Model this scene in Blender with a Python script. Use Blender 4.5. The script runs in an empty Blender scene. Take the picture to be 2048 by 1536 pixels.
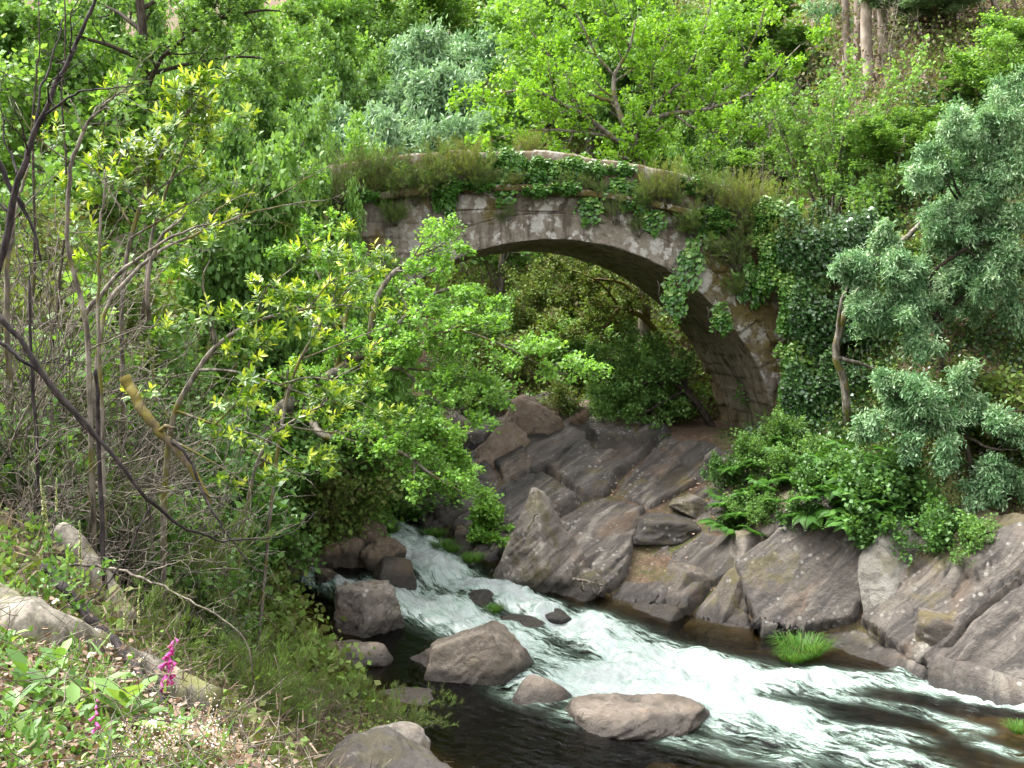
import bpy, math, random
import numpy as np
from math import radians, sin, cos, pi

# ------------------------------------------------------------------ camera, sky, sun, exposure
SC = bpy.context.scene
COL = SC.collection
CAMZ, PITCH = 6.0, radians(3.58)
cam_d = bpy.data.cameras.new('camera')
cam_d.sensor_width = 36.0
cam_d.lens = 36.0
cam_d.clip_end = 2000
cam = bpy.data.objects.new('camera', cam_d)
COL.objects.link(cam)
cam.location = (0, 0, CAMZ)
cam.rotation_euler = (pi / 2 - PITCH, 0, 0)
SC.camera = cam

SUN_EL, SUN_AZ = radians(58), radians(-70)      # azimuth from +Y towards +X
world = bpy.data.worlds.new('World')
SC.world = world
world.use_nodes = True
wn, wl = world.node_tree.nodes, world.node_tree.links
bg = wn['Background']
sky = wn.new('ShaderNodeTexSky')
sky.sky_type = 'NISHITA'
sky.sun_disc = False
sky.sun_elevation = SUN_EL
sky.sun_rotation = SUN_AZ
sky.air_density = 1.0
sky.dust_density = 4.0
sky.ozone_density = 1.0
hs = wn.new('ShaderNodeHueSaturation')          # a veil of thin cloud: the blue is washed out
hs.inputs['Saturation'].default_value = 0.12
wl.new(sky.outputs[0], hs.inputs['Color'])
wl.new(hs.outputs[0], bg.inputs['Color'])
bg.inputs['Strength'].default_value = 0.15
sun_d = bpy.data.lights.new('sun', 'SUN')
sun_d.energy = 0.95
sun_d.angle = radians(32)
sun_d.color = (1.0, 0.95, 0.86)
sun = bpy.data.objects.new('sun', sun_d)
COL.objects.link(sun)
sdir = np.array([sin(SUN_AZ) * cos(SUN_EL), cos(SUN_AZ) * cos(SUN_EL), sin(SUN_EL)])
import mathutils
sun.rotation_euler = mathutils.Vector(sdir).to_track_quat('Z', 'Y').to_euler()
sun.location = (0, 0, 60)
SC.view_settings.view_transform = 'Standard'
SC.view_settings.look = 'None'
SC.view_settings.gamma = 1.0
SC.view_settings.exposure = 2.75
SC.cycles.max_bounces = 12
SC.cycles.diffuse_bounces = 9
SC.cycles.transmission_bounces = 10
SC.cycles.transparent_max_bounces = 12

# ------------------------------------------------------------------ numeric helpers
F = 2048.0
def ray(px, py):
    a, b = (px - 1024.0) / F, (768.0 - py) / F
    return np.array([a, cos(PITCH) + b * sin(PITCH), -sin(PITCH) + b * cos(PITCH)])
def P(px, py, d):                       # the point at distance d ahead seen in direction (px, py)
    r = ray(px, py)
    return np.array([0, 0, CAMZ]) + r * (d / r[1])
def PZ(px, py, z):                      # ... at height z
    r = ray(px, py)
    return np.array([0, 0, CAMZ]) + r * ((z - CAMZ) / r[2])

def nrm(v):
    return v / np.maximum(np.linalg.norm(v, axis=-1, keepdims=True), 1e-9)
def sstep(a, b, x):
    t = np.clip((x - a) / (b - a), 0, 1)
    return t * t * (3 - 2 * t)

def _h(ix, iy, iz, seed):
    h = (ix.astype(np.int64) * 374761393 + iy.astype(np.int64) * 668265263 + iz.astype(np.int64) * 2147483647 + seed * 974711) & 0xffffffff
    h = ((h ^ (h >> 13)) * 1274126177) & 0xffffffff
    h = ((h ^ (h >> 16)) * 2246822519) & 0xffffffff
    return ((h ^ (h >> 15)) & 0xffffff) / float(0xffffff)
def vn(x, y, z=0.0, seed=0):            # value noise, 0..1
    x, y, z = np.broadcast_arrays(np.asarray(x, float), np.asarray(y, float), np.asarray(z, float))
    ix, iy, iz = np.floor(x), np.floor(y), np.floor(z)
    u, v, w = x - ix, y - iy, z - iz
    u, v, w = [t * t * t * (t * (t * 6 - 15) + 10) for t in (u, v, w)]
    r = 0
    for a in (0, 1):
        for b in (0, 1):
            for c in (0, 1):
                k = (u if a else 1 - u) * (v if b else 1 - v) * (w if c else 1 - w)
                r = r + k * _h(ix + a, iy + b, iz + c, seed)
    return r
def fbm(x, y, z=0.0, o=4, seed=0, lac=2.1, g=0.5):   # about -1..1
    s, a, t = 0, 1.0, 0
    x, y, z = np.asarray(x, float), np.asarray(y, float), np.asarray(z, float)
    for i in range(o):
        s = s + a * (vn(x + i * 7.3, y + i * 3.1, z + i * 5.7, seed + i) * 2 - 1)
        t += a; a *= g; x = x * lac; y = y * lac; z = z * lac
    return s / t
def vor(x, y, seed=0, jit=0.9):         # 2-D cells: F1, F2, three randoms per cell, offset from centre
    ix, iy = np.floor(x), np.floor(y)
    f1 = np.full(x.shape, 9.0); f2 = np.full(x.shape, 9.0)
    r = [np.zeros(x.shape) for _ in range(3)]; ox = np.zeros(x.shape); oy = np.zeros(x.shape)
    zz = np.zeros(x.shape)
    for a in (-1, 0, 1):
        for b in (-1, 0, 1):
            cx, cy = ix + a, iy + b
            dx = cx + .5 + jit * (_h(cx, cy, zz, seed) - .5) - x
            dy = cy + .5 + jit * (_h(cx, cy, zz + 1, seed) - .5) - y
            d = np.sqrt(dx * dx + dy * dy)
            m = d < f1
            f2 = np.where(m, f1, np.minimum(f2, d))
            f1 = np.where(m, d, f1)
            for k in range(3):
                r[k] = np.where(m, _h(cx, cy, zz + 2 + k, seed), r[k])
            ox = np.where(m, -dx, ox); oy = np.where(m, -dy, oy)
    return f1, f2, r, ox, oy

# ------------------------------------------------------------------ object helpers
def tag(o, label=None, cat=None, group=None, kind=None):
    if label: o['label'] = label
    if cat: o['category'] = cat
    if group: o['group'] = group
    if kind: o['kind'] = kind
    return o
def thing(name, label, cat, loc, rz=0.0, group=None):
    o = bpy.data.objects.new(name, None)
    o.empty_display_size = 0.2
    COL.objects.link(o)
    o.location = [float(v) for v in loc]
    o.rotation_euler = (0, 0, rz)
    return tag(o, label, cat, group)
def make_mesh(name, V, faces, mat, attrs=None, smooth=False):
    me = bpy.data.meshes.new(name)
    V = np.ascontiguousarray(V, dtype=np.float32)
    faces = [np.asarray(f, dtype=np.int32) for f in (faces if isinstance(faces, (list, tuple)) else [faces]) if len(f)]
    me.vertices.add(len(V))
    me.vertices.foreach_set('co', V.ravel())
    idx = np.concatenate([f.ravel() for f in faces])
    cnt = np.concatenate([np.full(len(f), f.shape[1], np.int32) for f in faces])
    st = np.concatenate([[0], np.cumsum(cnt)[:-1]]).astype(np.int32)
    me.loops.add(len(idx))
    me.polygons.add(len(cnt))
    me.polygons.foreach_set('loop_start', st)
    me.loops.foreach_set('vertex_index', idx)
    if smooth:
        me.polygons.foreach_set('use_smooth', np.ones(len(cnt), bool))
    for k, a in (attrs or {}).items():
        a = np.asarray(a, dtype=np.float32)
        if a.ndim == 2:
            t = me.attributes.new(k, 'FLOAT_VECTOR', 'POINT'); t.data.foreach_set('vector', np.ascontiguousarray(a).ravel())
        else:
            t = me.attributes.new(k, 'FLOAT', 'POINT'); t.data.foreach_set('value', a)
    me.update(calc_edges=True)
    me.materials.append(mat)
    return me
def obj(name, me, parent=None, loc=None):
    o = bpy.data.objects.new(name, me)
    COL.objects.link(o)
    if parent is not None: o.parent = parent
    if loc is not None: o.location = [float(v) for v in loc]
    return o
CHILD = {}
def part(name, me, parent):
    o = obj(name, me, parent)
    CHILD.setdefault(parent.name, []).append(o)
    return o
def dup(root, label, loc, rz=0.0, scale=(1, 1, 1), group=None, tilt=(0, 0)):
    r = root.copy(); COL.objects.link(r)
    r.location = [float(v) for v in loc]; r.rotation_euler = (tilt[0], tilt[1], rz); r.scale = scale
    r['label'] = label
    if group: r['group'] = group
    for ch in CHILD.get(root.name, []):
        c = ch.copy(); COL.objects.link(c); c.parent = r
    return r

class Kind:
    """One kind of plant or stone: its first use places the original, later uses copy it with its parts."""
    def __init__(self, root): self.root, self.used = root, False
    def put(self, label, loc, rz=0.0, s=1.0, group=None, tilt=(0, 0)):
        s = (s, s, s) if np.isscalar(s) else s
        if not self.used:
            self.used = True
            r = self.root
            r.location = [float(v) for v in loc]; r.rotation_euler = (tilt[0], tilt[1], rz); r.scale = s
            r['label'] = label
            if group: r['group'] = group
            return r
        return dup(self.root, label, loc, rz, s, group, tilt)

# ------------------------------------------------------------------ tubes, leaves, growth
def tubes(polys, k=5):
    V, Q, C, off = [], [], [], 0
    by = {}
    for p, r in polys:
        by.setdefault(len(p), []).append((p, r))
    ang = np.arange(k) * 2 * pi / k
    for n, L in by.items():
        Pn = np.array([p for p, r in L], float); R = np.array([r for p, r in L], float)
        B = len(L)
        t = nrm(np.gradient(Pn, axis=1))
        m = nrm(Pn[:, -1] - Pn[:, 0])
        ref = np.where(np.abs(m[:, 2:3]) > .8, np.array([[1.0, 0.1, 0]]), np.array([[0.05, 0.1, 1.0]]))[:, None, :]
        n1 = nrm(np.cross(t, ref)); n2 = np.cross(t, n1)
        ring = Pn[:, :, None, :] + R[:, :, None, None] * (np.cos(ang)[None, None, :, None] * n1[:, :, None, :] + np.sin(ang)[None, None, :, None] * n2[:, :, None, :])
        V.append(ring.reshape(-1, 3))
        base = off + (np.arange(B) * n * k)[:, None, None]
        i = np.arange(n - 1)[None, :, None] * k; j = np.arange(k)[None, None, :]; j2 = (j + 1) % k
        q = np.stack([base + i + j, base + i + j2, base + i + k + j2, base + i + k + j], -1)
        Q.append(q.reshape(-1, 4))
        b0 = off + np.arange(B)[:, None] * n * k
        C.append(b0 + np.arange(k)[None, ::-1]); C.append(b0 + (n - 1) * k + np.arange(k)[None, :])
        off += B * n * k
    return np.concatenate(V), [np.concatenate(Q), np.concatenate(C)]

LT = {  # leaf outlines: (length, width, lift) points and faces
    'diamond': (np.array([[0, 0, 0], [.45, .42, .08], [1, 0, -.06], [.45, -.42, .08]]), np.array([[0, 3, 2, 1]])),
    'needle': (np.array([[0, .06, 0], [0, -.06, 0], [1, -.025, 0], [1, .025, 0]]), np.array([[0, 1, 2, 3]])),
    'long': (np.array([[0, 0, 0], [.35, .15, .03], [.75, .12, .0], [1, 0, -.08], [.75, -.12, 0], [.35, -.15, .03], [.4, 0, -.02]]),
             np.array([[0, 6, 2, 1], [6, 3, 2, 2], [0, 5, 4, 6], [6, 4, 3, 3]])),
    'broad': (np.array([[0, 0, 0], [.25, .24, .06], [.65, .26, .02], [1, 0, -.15], [.65, -.26, .02], [.25, -.24, .06], [.5, 0, -.06]]),
              np.array([[0, 6, 2, 1], [0, 5, 4, 6]])),
    'ivy': (np.array([[0, 0, 0], [.1, .45, .03], [.5, .38, .05], [1, 0, -.05], [.5, -.38, .05], [.1, -.45, .03]]), np.array([[0, 3, 2, 1], [0, 5, 4, 3]])),
}
LT['long'] = (LT['long'][0], np.array([[0, 6, 2, 1], [0, 5, 4, 6]]))
TIPTRI = np.array([[6, 3, 2], [6, 4, 3]])
def leaves(pos, axis, up, size, tmpl='diamond', rnd=None):
    T, fq = LT[tmpl]
    axis = nrm(axis)
    side = nrm(np.cross(up, axis)); nn = np.cross(axis, side)
    size = np.asarray(size, float)[:, None, None]
    V = pos[:, None, :] + size * (T[None, :, 0:1] * axis[:, None, :] + T[None, :, 1:2] * side[:, None, :] + T[None, :, 2:3] * nn[:, None, :])
    n, m = len(pos), len(T)
    b = (np.arange(n) * m)[:, None, None]
    faces = [(b + fq[None]).reshape(-1, 4)]
    if tmpl in ('long', 'broad'):
        faces.append((b + TIPTRI[None]).reshape(-1, 3))
    rnd = np.random.RandomState(1).rand(n) if rnd is None else rnd
    return V.reshape(-1, 3), faces, np.repeat(rnd, m)
def merge(chunks):
    V, Fs, A, off = [], {}, [], 0
    for v, fs, a in chunks:
        V.append(v); A.append(a)
        for f in fs:
            Fs.setdefault(f.shape[1], []).append(f + off)
        off += len(v)
    return np.concatenate(V), [np.concatenate(f) for f in Fs.values()], np.concatenate(A)

def grow(R, p, d, L, r, lvl, S, out, tips):
    n = S['seg'][lvl]
    pts = [p]; dirs = [d]
    wob, trop = S['wob'][lvl], S['trop'][lvl]
    for i in range(n):
        d = d + R.normal(0, wob, 3); d[2] += trop
        d = d / math.sqrt(d @ d)
        p = p + d * (L / n)
        pts.append(p); dirs.append(d)
    pts = np.array(pts)
    rad = np.linspace(r, max(r * S['taper'][lvl], S.get('rmin', .004)), n + 1)
    out.append((pts, rad))
    if lvl + 1 < len(S['seg']):
        sprout(R, pts, np.array(dirs), rad, L, lvl + 1, S, out, tips)
    else:
        tips.append(pts)
def sprout(R, pts, dirs, rad, L, lvl, S, out, tips, n=None, t0=None, ln=None):
    n = S['n'][lvl] if n is None else n
    t0 = S['t0'][lvl] if t0 is None else t0
    m = len(pts) - 1
    az = R.uniform(0, 6.28)
    for c in range(n):
        t = t0 + (1 - t0) * (c + R.uniform(.1, .9)) / n
        if c == n - 1: t = 1.0
        f = t * m; i = min(int(f), m - 1); w = f - i
        p = pts[i] * (1 - w) + pts[i + 1] * w
        d = dirs[min(i + 1, m)]
        rr = (rad[i] * (1 - w) + rad[i + 1] * w)
        a = np.array([R.normal(), R.normal(), R.normal()])
        az += 2.4
        b = np.cross(d, [0.1, .2, 1.0]) if abs(d[2]) < .95 else np.array([1.0, 0, 0])
        b /= math.sqrt(b @ b); e = np.cross(d, b)
        perp = cos(az) * b + sin(az) * e + .25 * a
        perp /= math.sqrt(perp @ perp)
        A = S['ang'][lvl] * R.uniform(.7, 1.3) * (0.4 if c == n - 1 else 1)
        dd = d * cos(A) + perp * sin(A)
        dd = dd * np.array(S.get('flat', (1, 1, 1)))
        dd /= math.sqrt(dd @ dd)
        LL = (L * S['len'][lvl] if ln is None else ln) * R.uniform(.65, 1.25) * (1 - S.get('shrink', .4) * t)
        grow(R, p, dd, LL, rr * S['rr'][lvl], lvl, S, out, tips)

def tipleaves(R, tips, per, size, tmpl='diamond', spread=.8, fwd=.6, up=.15, flat=.8, jit=.03, ta=.25, clumpy=.5):
    T = np.array(tips)                                  # (B, n, 3)
    B, n = T.shape[:2]
    N = B * per
    bi = np.repeat(np.arange(B), per)
    t = (ta + (1 - ta) * R.rand(N) ** .8) * (n - 1)
    i = np.minimum(t.astype(int), n - 2); w = (t - i)[:, None]
    pos = T[bi, i] * (1 - w) + T[bi, i + 1] * w + R.normal(0, jit, (N, 3))
    td = nrm(T[bi, i + 1] - T[bi, i])
    ax = td * fwd + R.normal(0, spread, (N, 3)); ax[:, 2] += up
    nu = R.normal(0, 1 - flat + .15, (N, 3)) + np.array([0, 0, flat])
    cl = R.rand(B)[bi]
    rnd = np.clip(clumpy * cl + (1 - clumpy) * R.rand(N), 0, 1)
    return leaves(pos, ax, nu, size * R.uniform(.6, 1.2, N), tmpl, rnd)

# ------------------------------------------------------------------ materials
def newmat(name):
    m = bpy.data.materials.new(name); m.use_nodes = True
    nt = m.node_tree
    nt.nodes.clear()
    return m, nt.nodes, nt.links
class NB:
    def __init__(s, name):
        s.m, s.n, s.l = newmat(name)
        s.out = s.n.new('ShaderNodeOutputMaterial')
    def lk(s, a, b): s.l.new(a, b)
    def pos(s):
        return s.n.new('ShaderNodeNewGeometry').outputs['Position']
    def objc(s):
        return s.n.new('ShaderNodeTexCoord').outputs['Object']
    def attr(s, name, vec=False):
        a = s.n.new('ShaderNodeAttribute'); a.attribute_name = name
        return a.outputs['Vector' if vec else 'Fac']
    def setv(s, sock, v):
        if hasattr(v, 'is_linked') or isinstance(v, bpy.types.NodeSocket): s.lk(v, sock)
        elif isinstance(v, (tuple, list)) and len(v) == 3 and sock.type == 'RGBA': sock.default_value = (*v, 1)
        else: sock.default_value = v
    def noise(s, vec, scale, detail=4, rough=.55, dist=0.0):
        t = s.n.new('ShaderNodeTexNoise'); s.lk(vec, t.inputs['Vector'])
        t.inputs['Scale'].default_value = scale; t.inputs['Detail'].default_value = detail
        t.inputs['Roughness'].default_value = rough; t.inputs['Distortion'].default_value = dist
        return t.outputs['Fac']
    def voro(s, vec, scale, feature='F1', rand=1.0, out='Distance'):
        t = s.n.new('ShaderNodeTexVoronoi'); t.feature = feature; s.lk(vec, t.inputs['Vector'])
        t.inputs['Scale'].default_value = scale; t.inputs['Randomness'].default_value = rand
        return t.outputs[out]
    def scale(s, vec, v):
        t = s.n.new('ShaderNodeVectorMath'); t.operation = 'MULTIPLY'; s.lk(vec, t.inputs[0]); t.inputs[1].default_value = v
        return t.outputs[0]
    def ramp(s, fac, stops):
        t = s.n.new('ShaderNodeValToRGB'); s.lk(fac, t.inputs[0])
        e = t.color_ramp.elements
        while len(e) < len(stops): e.new(0.5)
        for el, (p, c) in zip(e, stops):
            el.position = p; el.color = (*c, 1) if len(c) == 3 else c
        return t.outputs[0]
    def rng(s, v, a, b, c=0.0, d=1.0):
        t = s.n.new('ShaderNodeMapRange'); t.interpolation_type = 'SMOOTHSTEP'
        s.lk(v, t.inputs[0])
        for i, x in enumerate((a, b, c, d)): t.inputs[1 + i].default_value = x
        return t.outputs[0]
    def math(s, op, a, b=0.0):
        t = s.n.new('ShaderNodeMath'); t.operation = op
        s.setv(t.inputs[0], a); s.setv(t.inputs[1], b)
        return t.outputs[0]
    def mix(s, f, a, b):
        t = s.n.new('ShaderNodeMix'); t.data_type = 'RGBA'
        s.setv(t.inputs[0], f); s.setv(t.inputs[6], a); s.setv(t.inputs[7], b)
        return t.outputs[2]
    def bump(s, h, strength, dist, nrm=None):
        t = s.n.new('ShaderNodeBump'); s.lk(h, t.inputs['Height'])
        t.inputs['Strength'].default_value = strength; t.inputs['Distance'].default_value = dist
        if nrm is not None: s.lk(nrm, t.inputs['Normal'])
        return t.outputs[0]
    def bsdf(s, col, rough=.7, spec=.3, normal=None):
        b = s.n.new('ShaderNodeBsdfPrincipled')
        s.setv(b.inputs['Base Color'], col); s.setv(b.inputs['Roughness'], rough)
        s.setv(b.inputs['Specular IOR Level'], spec)
        if normal is not None: s.lk(normal, b.inputs['Normal'])
        return b.outputs[0]
    def mixs(s, f, a, b):
        t = s.n.new('ShaderNodeMixShader'); s.setv(t.inputs[0], f); s.lk(a, t.inputs[1]); s.lk(b, t.inputs[2])
        return t.outputs[0]
    def done(s, sh):
        s.lk(sh, s.out.inputs['Surface']); return s.m

def mat_leaf(name, stops, transl=.4, rough=.45, spec=.35, tint=(1.15, 1.1, .5)):
    b = NB(name)
    c = b.ramp(b.attr('rnd'), stops)
    sh = b.bsdf(c, rough, spec)
    t = b.n.new('ShaderNodeBsdfTranslucent')
    mul = b.n.new('ShaderNodeMix'); mul.data_type = 'RGBA'; mul.blend_type = 'MULTIPLY'
    mul.inputs[0].default_value = 1.0
    b.lk(c, mul.inputs[6]); mul.inputs[7].default_value = (*tint, 1)
    b.lk(mul.outputs[2], t.inputs['Color'])
    return b.done(b.mixs(transl, sh, t.outputs[0]))
def mat_bark(name, c1, c2, moss=None, mossamt=.5, scale=14.0, bump=.5):
    b = NB(name)
    o = b.pos()
    n1 = b.noise(b.scale(o, (1, 1, .3)), scale, 5, .65)
    c = b.mix(b.rng(n1, .35, .68), c1, c2)
    if moss is not None:
        n2 = b.noise(o, 3.2, 4, .6)
        c = b.mix(b.rng(n2, .62 - mossamt * .4, .75 - mossamt * .4), c, moss)
    bp = b.bump(b.noise(b.scale(o, (1, 1, .25)), scale * 2.2, 4, .7), bump, .02)
    return b.done(b.bsdf(c, .85, .2, bp))
def mat_plain(name, c, rough=.7, spec=.3, var=.25):
    b = NB(name)
    n = b.noise(b.pos(), 9.0, 4)
    return b.done(b.bsdf(b.mix(b.rng(n, .3, .7), tuple(v * (1 - var) for v in c), tuple(v * (1 + var) for v in c)), rough, spec))

def mat_rock(name, stops, lichen=.35, moss=(.075, .062, .012), mossamt=.5, warm=.35, bed=False):
    b = NB(name)
    o = b.pos()
    n1 = b.noise(o, 1.3, 6, .62, .4)
    n2 = b.noise(o, 9.0, 6, .68)
    base = b.ramp(b.math('ADD', b.math('MULTIPLY', n1, .65), b.math('MULTIPLY', n2, .35)), stops)
    if bed:
        bv = b.attr('bed_dir', True)
        s1 = b.noise(b.scale(bv, (.55, 7.0, 1)), 1.0, 6, .62, .3)
        base = b.mix(b.math('MULTIPLY', b.rng(s1, .47, .60), .8), base, (.035, .031, .029))
        s2 = b.noise(b.scale(bv, (.5, 2.2, 1)), 1.3, 5, .6, .5)
        base = b.mix(b.math('MULTIPLY', b.rng(s2, .54, .64), .55), base, (.25, .225, .19))
    # iron stains
    n3 = b.noise(b.scale(o, (1, 1, .5)), .9, 4, .6, .6)
    base = b.mix(b.math('MULTIPLY', b.rng(n3, .52, .72), warm), base, (.26, .15, .075))
    n4 = b.noise(o, 3.6, 6, .72, .8)
    base = b.mix(b.math('MULTIPLY', b.rng(n4, .50, .64), .55), base, (.045, .038, .032))
    # lichen spots
    v = b.voro(o, 7.0, rand=1.0)
    vn_ = b.noise(o, 1.7, 3)
    sp = b.math('MULTIPLY', b.rng(b.math('ADD', v, b.math('MULTIPLY', b.noise(o, 25, 2), .25)), .48, .34), b.rng(vn_, .5, .62))
    base = b.mix(b.math('MULTIPLY', sp, lichen), base, (.50, .49, .44))
    # grain and black specks
    g = b.noise(o, 60, 3, .7)
    base = b.mix(b.math('MULTIPLY', b.rng(g, .53, .68), .45), base, (.05, .046, .042))
    # moss on what faces up and in pockets
    nm = b.noise(o, 2.4, 5, .65)
    mk = b.math('MULTIPLY', b.rng(b.math('ADD', nm, b.math('MULTIPLY', b.attr('moss'), .35)), .62, .74), mossamt)
    base = b.mix(mk, base, b.mix(b.noise(o, 30, 3), moss, tuple(c * 1.9 for c in moss)))
    # wet dark band and seepage
    wet = b.math('MULTIPLY', b.attr('wet'), 1.0)
    base = b.mix(b.math('MULTIPLY', wet, .82), base, (.028, .024, .021))
    rough = b.mix(wet, (.78, .78, .78), (.28, .28, .28))
    bp = b.bump(b.math('ADD', n2, b.math('MULTIPLY', g, .6)), .95, .055)
    bp = b.bump(b.noise(o, 3.1, 6, .68), .7, .12, bp)
    return b.done(b.bsdf(base, rough, .35, bp))
def dk(stops, k=.62):
    return [(p, tuple(c * k for c in col)) for p, col in stops]
# ------------------------------------------------------------------ the lie of the land
def resamp(pts, n):
    pts = np.array(pts, float)
    for _ in range(3):                                   # corner cutting: a smooth bank line
        q = np.empty((2 * len(pts), pts.shape[1]))
        q[0] = pts[0]; q[-1] = pts[-1]
        q[1:-1:2] = pts[:-1] * .75 + pts[1:] * .25
        q[2:-1:2] = pts[:-1] * .25 + pts[1:] * .75
        pts = q
    d = np.concatenate([[0], np.cumsum(np.linalg.norm(np.diff(pts[:, :2], axis=0), axis=1))])
    s = np.linspace(0, d[-1], n)
    return np.stack([np.interp(s, d, pts[:, k]) for k in range(pts.shape[1])], 1), s
EL, _ = resamp([(9, -2), (6, 4), (1.6, 8.5), (-0.8, 11.7), (-1.9, 14.2), (-2.9, 16.5), (-4.0, 18.8), (-5.0, 21), (-5.6, 23.5), (-6.8, 26), (-9, 30), (-13, 36), (-22, 43), (-45, 50)], 70)
ER, _ = resamp([(30, 4), (20, 8.5), (13, 12.8), (10.5, 14.6), (8.1, 16.2), (7.0, 17.9), (5.7, 18.9), (3.8, 19.8), (2.8, 20.6), (1.3, 20.9), (-.1, 22.4), (-1.3, 23.8), (-2.2, 25.4), (-4, 29), (-6, 33), (-10, 39), (-20, 46), (-45, 56)], 80)
CW, CS = resamp([(25, 3, -.5), (16, 7, -.3), (11, 10.5, -.2), (7, 13.5, -.1), (4, 15.8, 0), (1.8, 17.4, .04), (0.2, 18.9, .2), (-1, 20.3, .52), (-1.9, 22, .82), (-3.1, 23.8, 1.1), (-4.2, 25.5, 1.5), (-6.4, 29, 1.8), (-10, 35, 2.3), (-18, 43, 3.2), (-42, 53, 4.5)], 110)

def sdist(poly, x, y):                  # signed distance, positive on the left looking upstream
    best = np.full(x.shape, 1e9); sg = np.ones(x.shape)
    for a, b in zip(poly[:-1], poly[1:]):
        d = b - a; L2 = d @ d
        t = np.clip(((x - a[0]) * d[0] + (y - a[1]) * d[1]) / L2, 0, 1)
        ex, ey = x - a[0] - t * d[0], y - a[1] - t * d[1]
        q = ex * ex + ey * ey
        m = q < best
        best = np.where(m, q, best)
        sg = np.where(m, np.sign(d[0] * ey - d[1] * ex), sg)
    return np.sqrt(best) * sg
def wlevel(x, y):
    sw, sv = np.zeros(x.shape), np.zeros(x.shape)
    for c in CW[::2]:
        w = 1 / ((x - c[0]) ** 2 + (y - c[1]) ** 2 + .6) ** 2.2
        sw += w; sv += w * c[2]
    return sv / sw

TH = radians(7.5)
BO = np.array([0.68, 25.0]); BU = np.array([cos(TH), sin(TH)]); BV = np.array([-sin(TH), cos(TH)])
U0, ARCR, ARCZ, BW = 0.35, 5.86, 2.10, 4.6
def ztop(u):
    return 10.05 - .026 * (u + .8) ** 2
def BP(u, v, z):
    u, v, z = np.broadcast_arrays(np.asarray(u, float), np.asarray(v, float), np.asarray(z, float))
    return np.stack([BO[0] + u * BU[0] + v * BV[0], BO[1] + u * BU[1] + v * BV[1], z], -1)

def land(x, y, noise=True):
    x = np.atleast_1d(np.asarray(x, float)); y = np.atleast_1d(np.asarray(y, float))
    dL, dR = sdist(EL[:, :2], x, y), -sdist(ER[:, :2], x, y)
    w = wlevel(x, y)
    dl, dr = np.maximum(dL, 0), np.maximum(dR, 0)
    # left bank: slope down from the path the picture is taken from
    fl = .50 * np.minimum(dl, 2) + .98 * np.clip(dl - 2, 0, 3) + .16 * np.clip(dl - 5, 0, 5) + .5 * np.maximum(dl - 10, 0)
    # right bank: sloping slabs under the bridge, a low cliff and a wooded slope downstream of it
    k = sstep(3.0, 6.5, x - .25 * (y - 20))
    k2 = sstep(6.0, 9.5, x - .25 * (y - 20))
    lowu = .40 * np.minimum(dr, 2.7); upu = .28 * np.clip(dr - 2.7, 0, 3.8) + .62 * np.maximum(dr - 6.5, 0)
    lowd = 1.55 * np.minimum(dr, 1.25) + .3 * np.clip(dr - 1.25, 0, 1.45); upd = 1.0 * np.clip(dr - 2.7, 0, 7) + .72 * np.maximum(dr - 9.7, 0)
    fr = lowu * (1 - k) + lowd * k + upu * (1 - k2) + upd * k2
    inside = np.minimum(-dL, -dR)
    shoal = np.maximum(sstep(4.5, 7.5, x) * sstep(17.5, 15.0, y), np.exp(-((x - 2.6) ** 2 + (y - 13.6) ** 2) / 1.6))
    depth = (.75 * sstep(0, 1.6, inside) + .10 * (inside > 0)) * (1 - .72 * shoal)
    z = w + np.where(dL > 0, fl, np.where(dR > 0, fr, -depth))
    # the ramps that carry the road on to the bridge
    u = (x - BO[0]) * BU[0] + (y - BO[1]) * BU[1]
    v = (x - BO[0]) * BV[0] + (y - BO[1]) * BV[1]
    out = np.maximum(np.maximum(.55 - v, v - BW + .55), 0)
    ramp = np.where(u > 0, ztop(np.minimum(u, 9.5)) - 1.05, ztop(np.maximum(u, -7)) - 1.1) - 2.0 * out - 6.0 * np.maximum(7.2 - np.abs(u - .35), 0)
    o2 = np.maximum(np.maximum(-1.6 - v, v - BW - .5), 0)
    z = np.where(u > 0, np.minimum(z, 3.0 + 1.3 * o2 + 3.0 * np.maximum(np.abs(u - .35) - 6.3, 0)), z)
    z = np.maximum(z, ramp)
    z = np.minimum(z, 62 + .1 * (z - 62))
    if noise:
        far = np.maximum(dl, dr)
        z = z + .10 * sstep(0, 1.2, far) * fbm(x * .9, y * .9, o=4, seed=3) + .8 * sstep(6, 22, far) * fbm(x * .16, y * .16, o=3, seed=5)
        z = z + np.where(inside > 0, .10 * fbm(x * 1.8, y * 1.8, o=4, seed=9), 0)
    return z
def T(x, y):
    return float(land(x, y)[0])
def G(px, py, near=1.5, far=150.0):     # where the line of sight (px, py) meets the ground
    r = ray(px, py)
    t = np.concatenate([np.arange(near, 40, .06), np.arange(40, far, .4)])
    p = np.array([0, 0, CAMZ])[None] + r[None] / r[1] * t[:, None]
    below = np.nonzero(p[:, 2] < land(p[:, 0], p[:, 1]))[0]
    return p[below[0]] if len(below) else p[-1]
def on(px, d, dz=0.0):                  # on the ground straight under pixel column px at distance d
    x = (px - 1024) / F * d
    return np.array([x, d, T(x, d) + dz])

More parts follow.
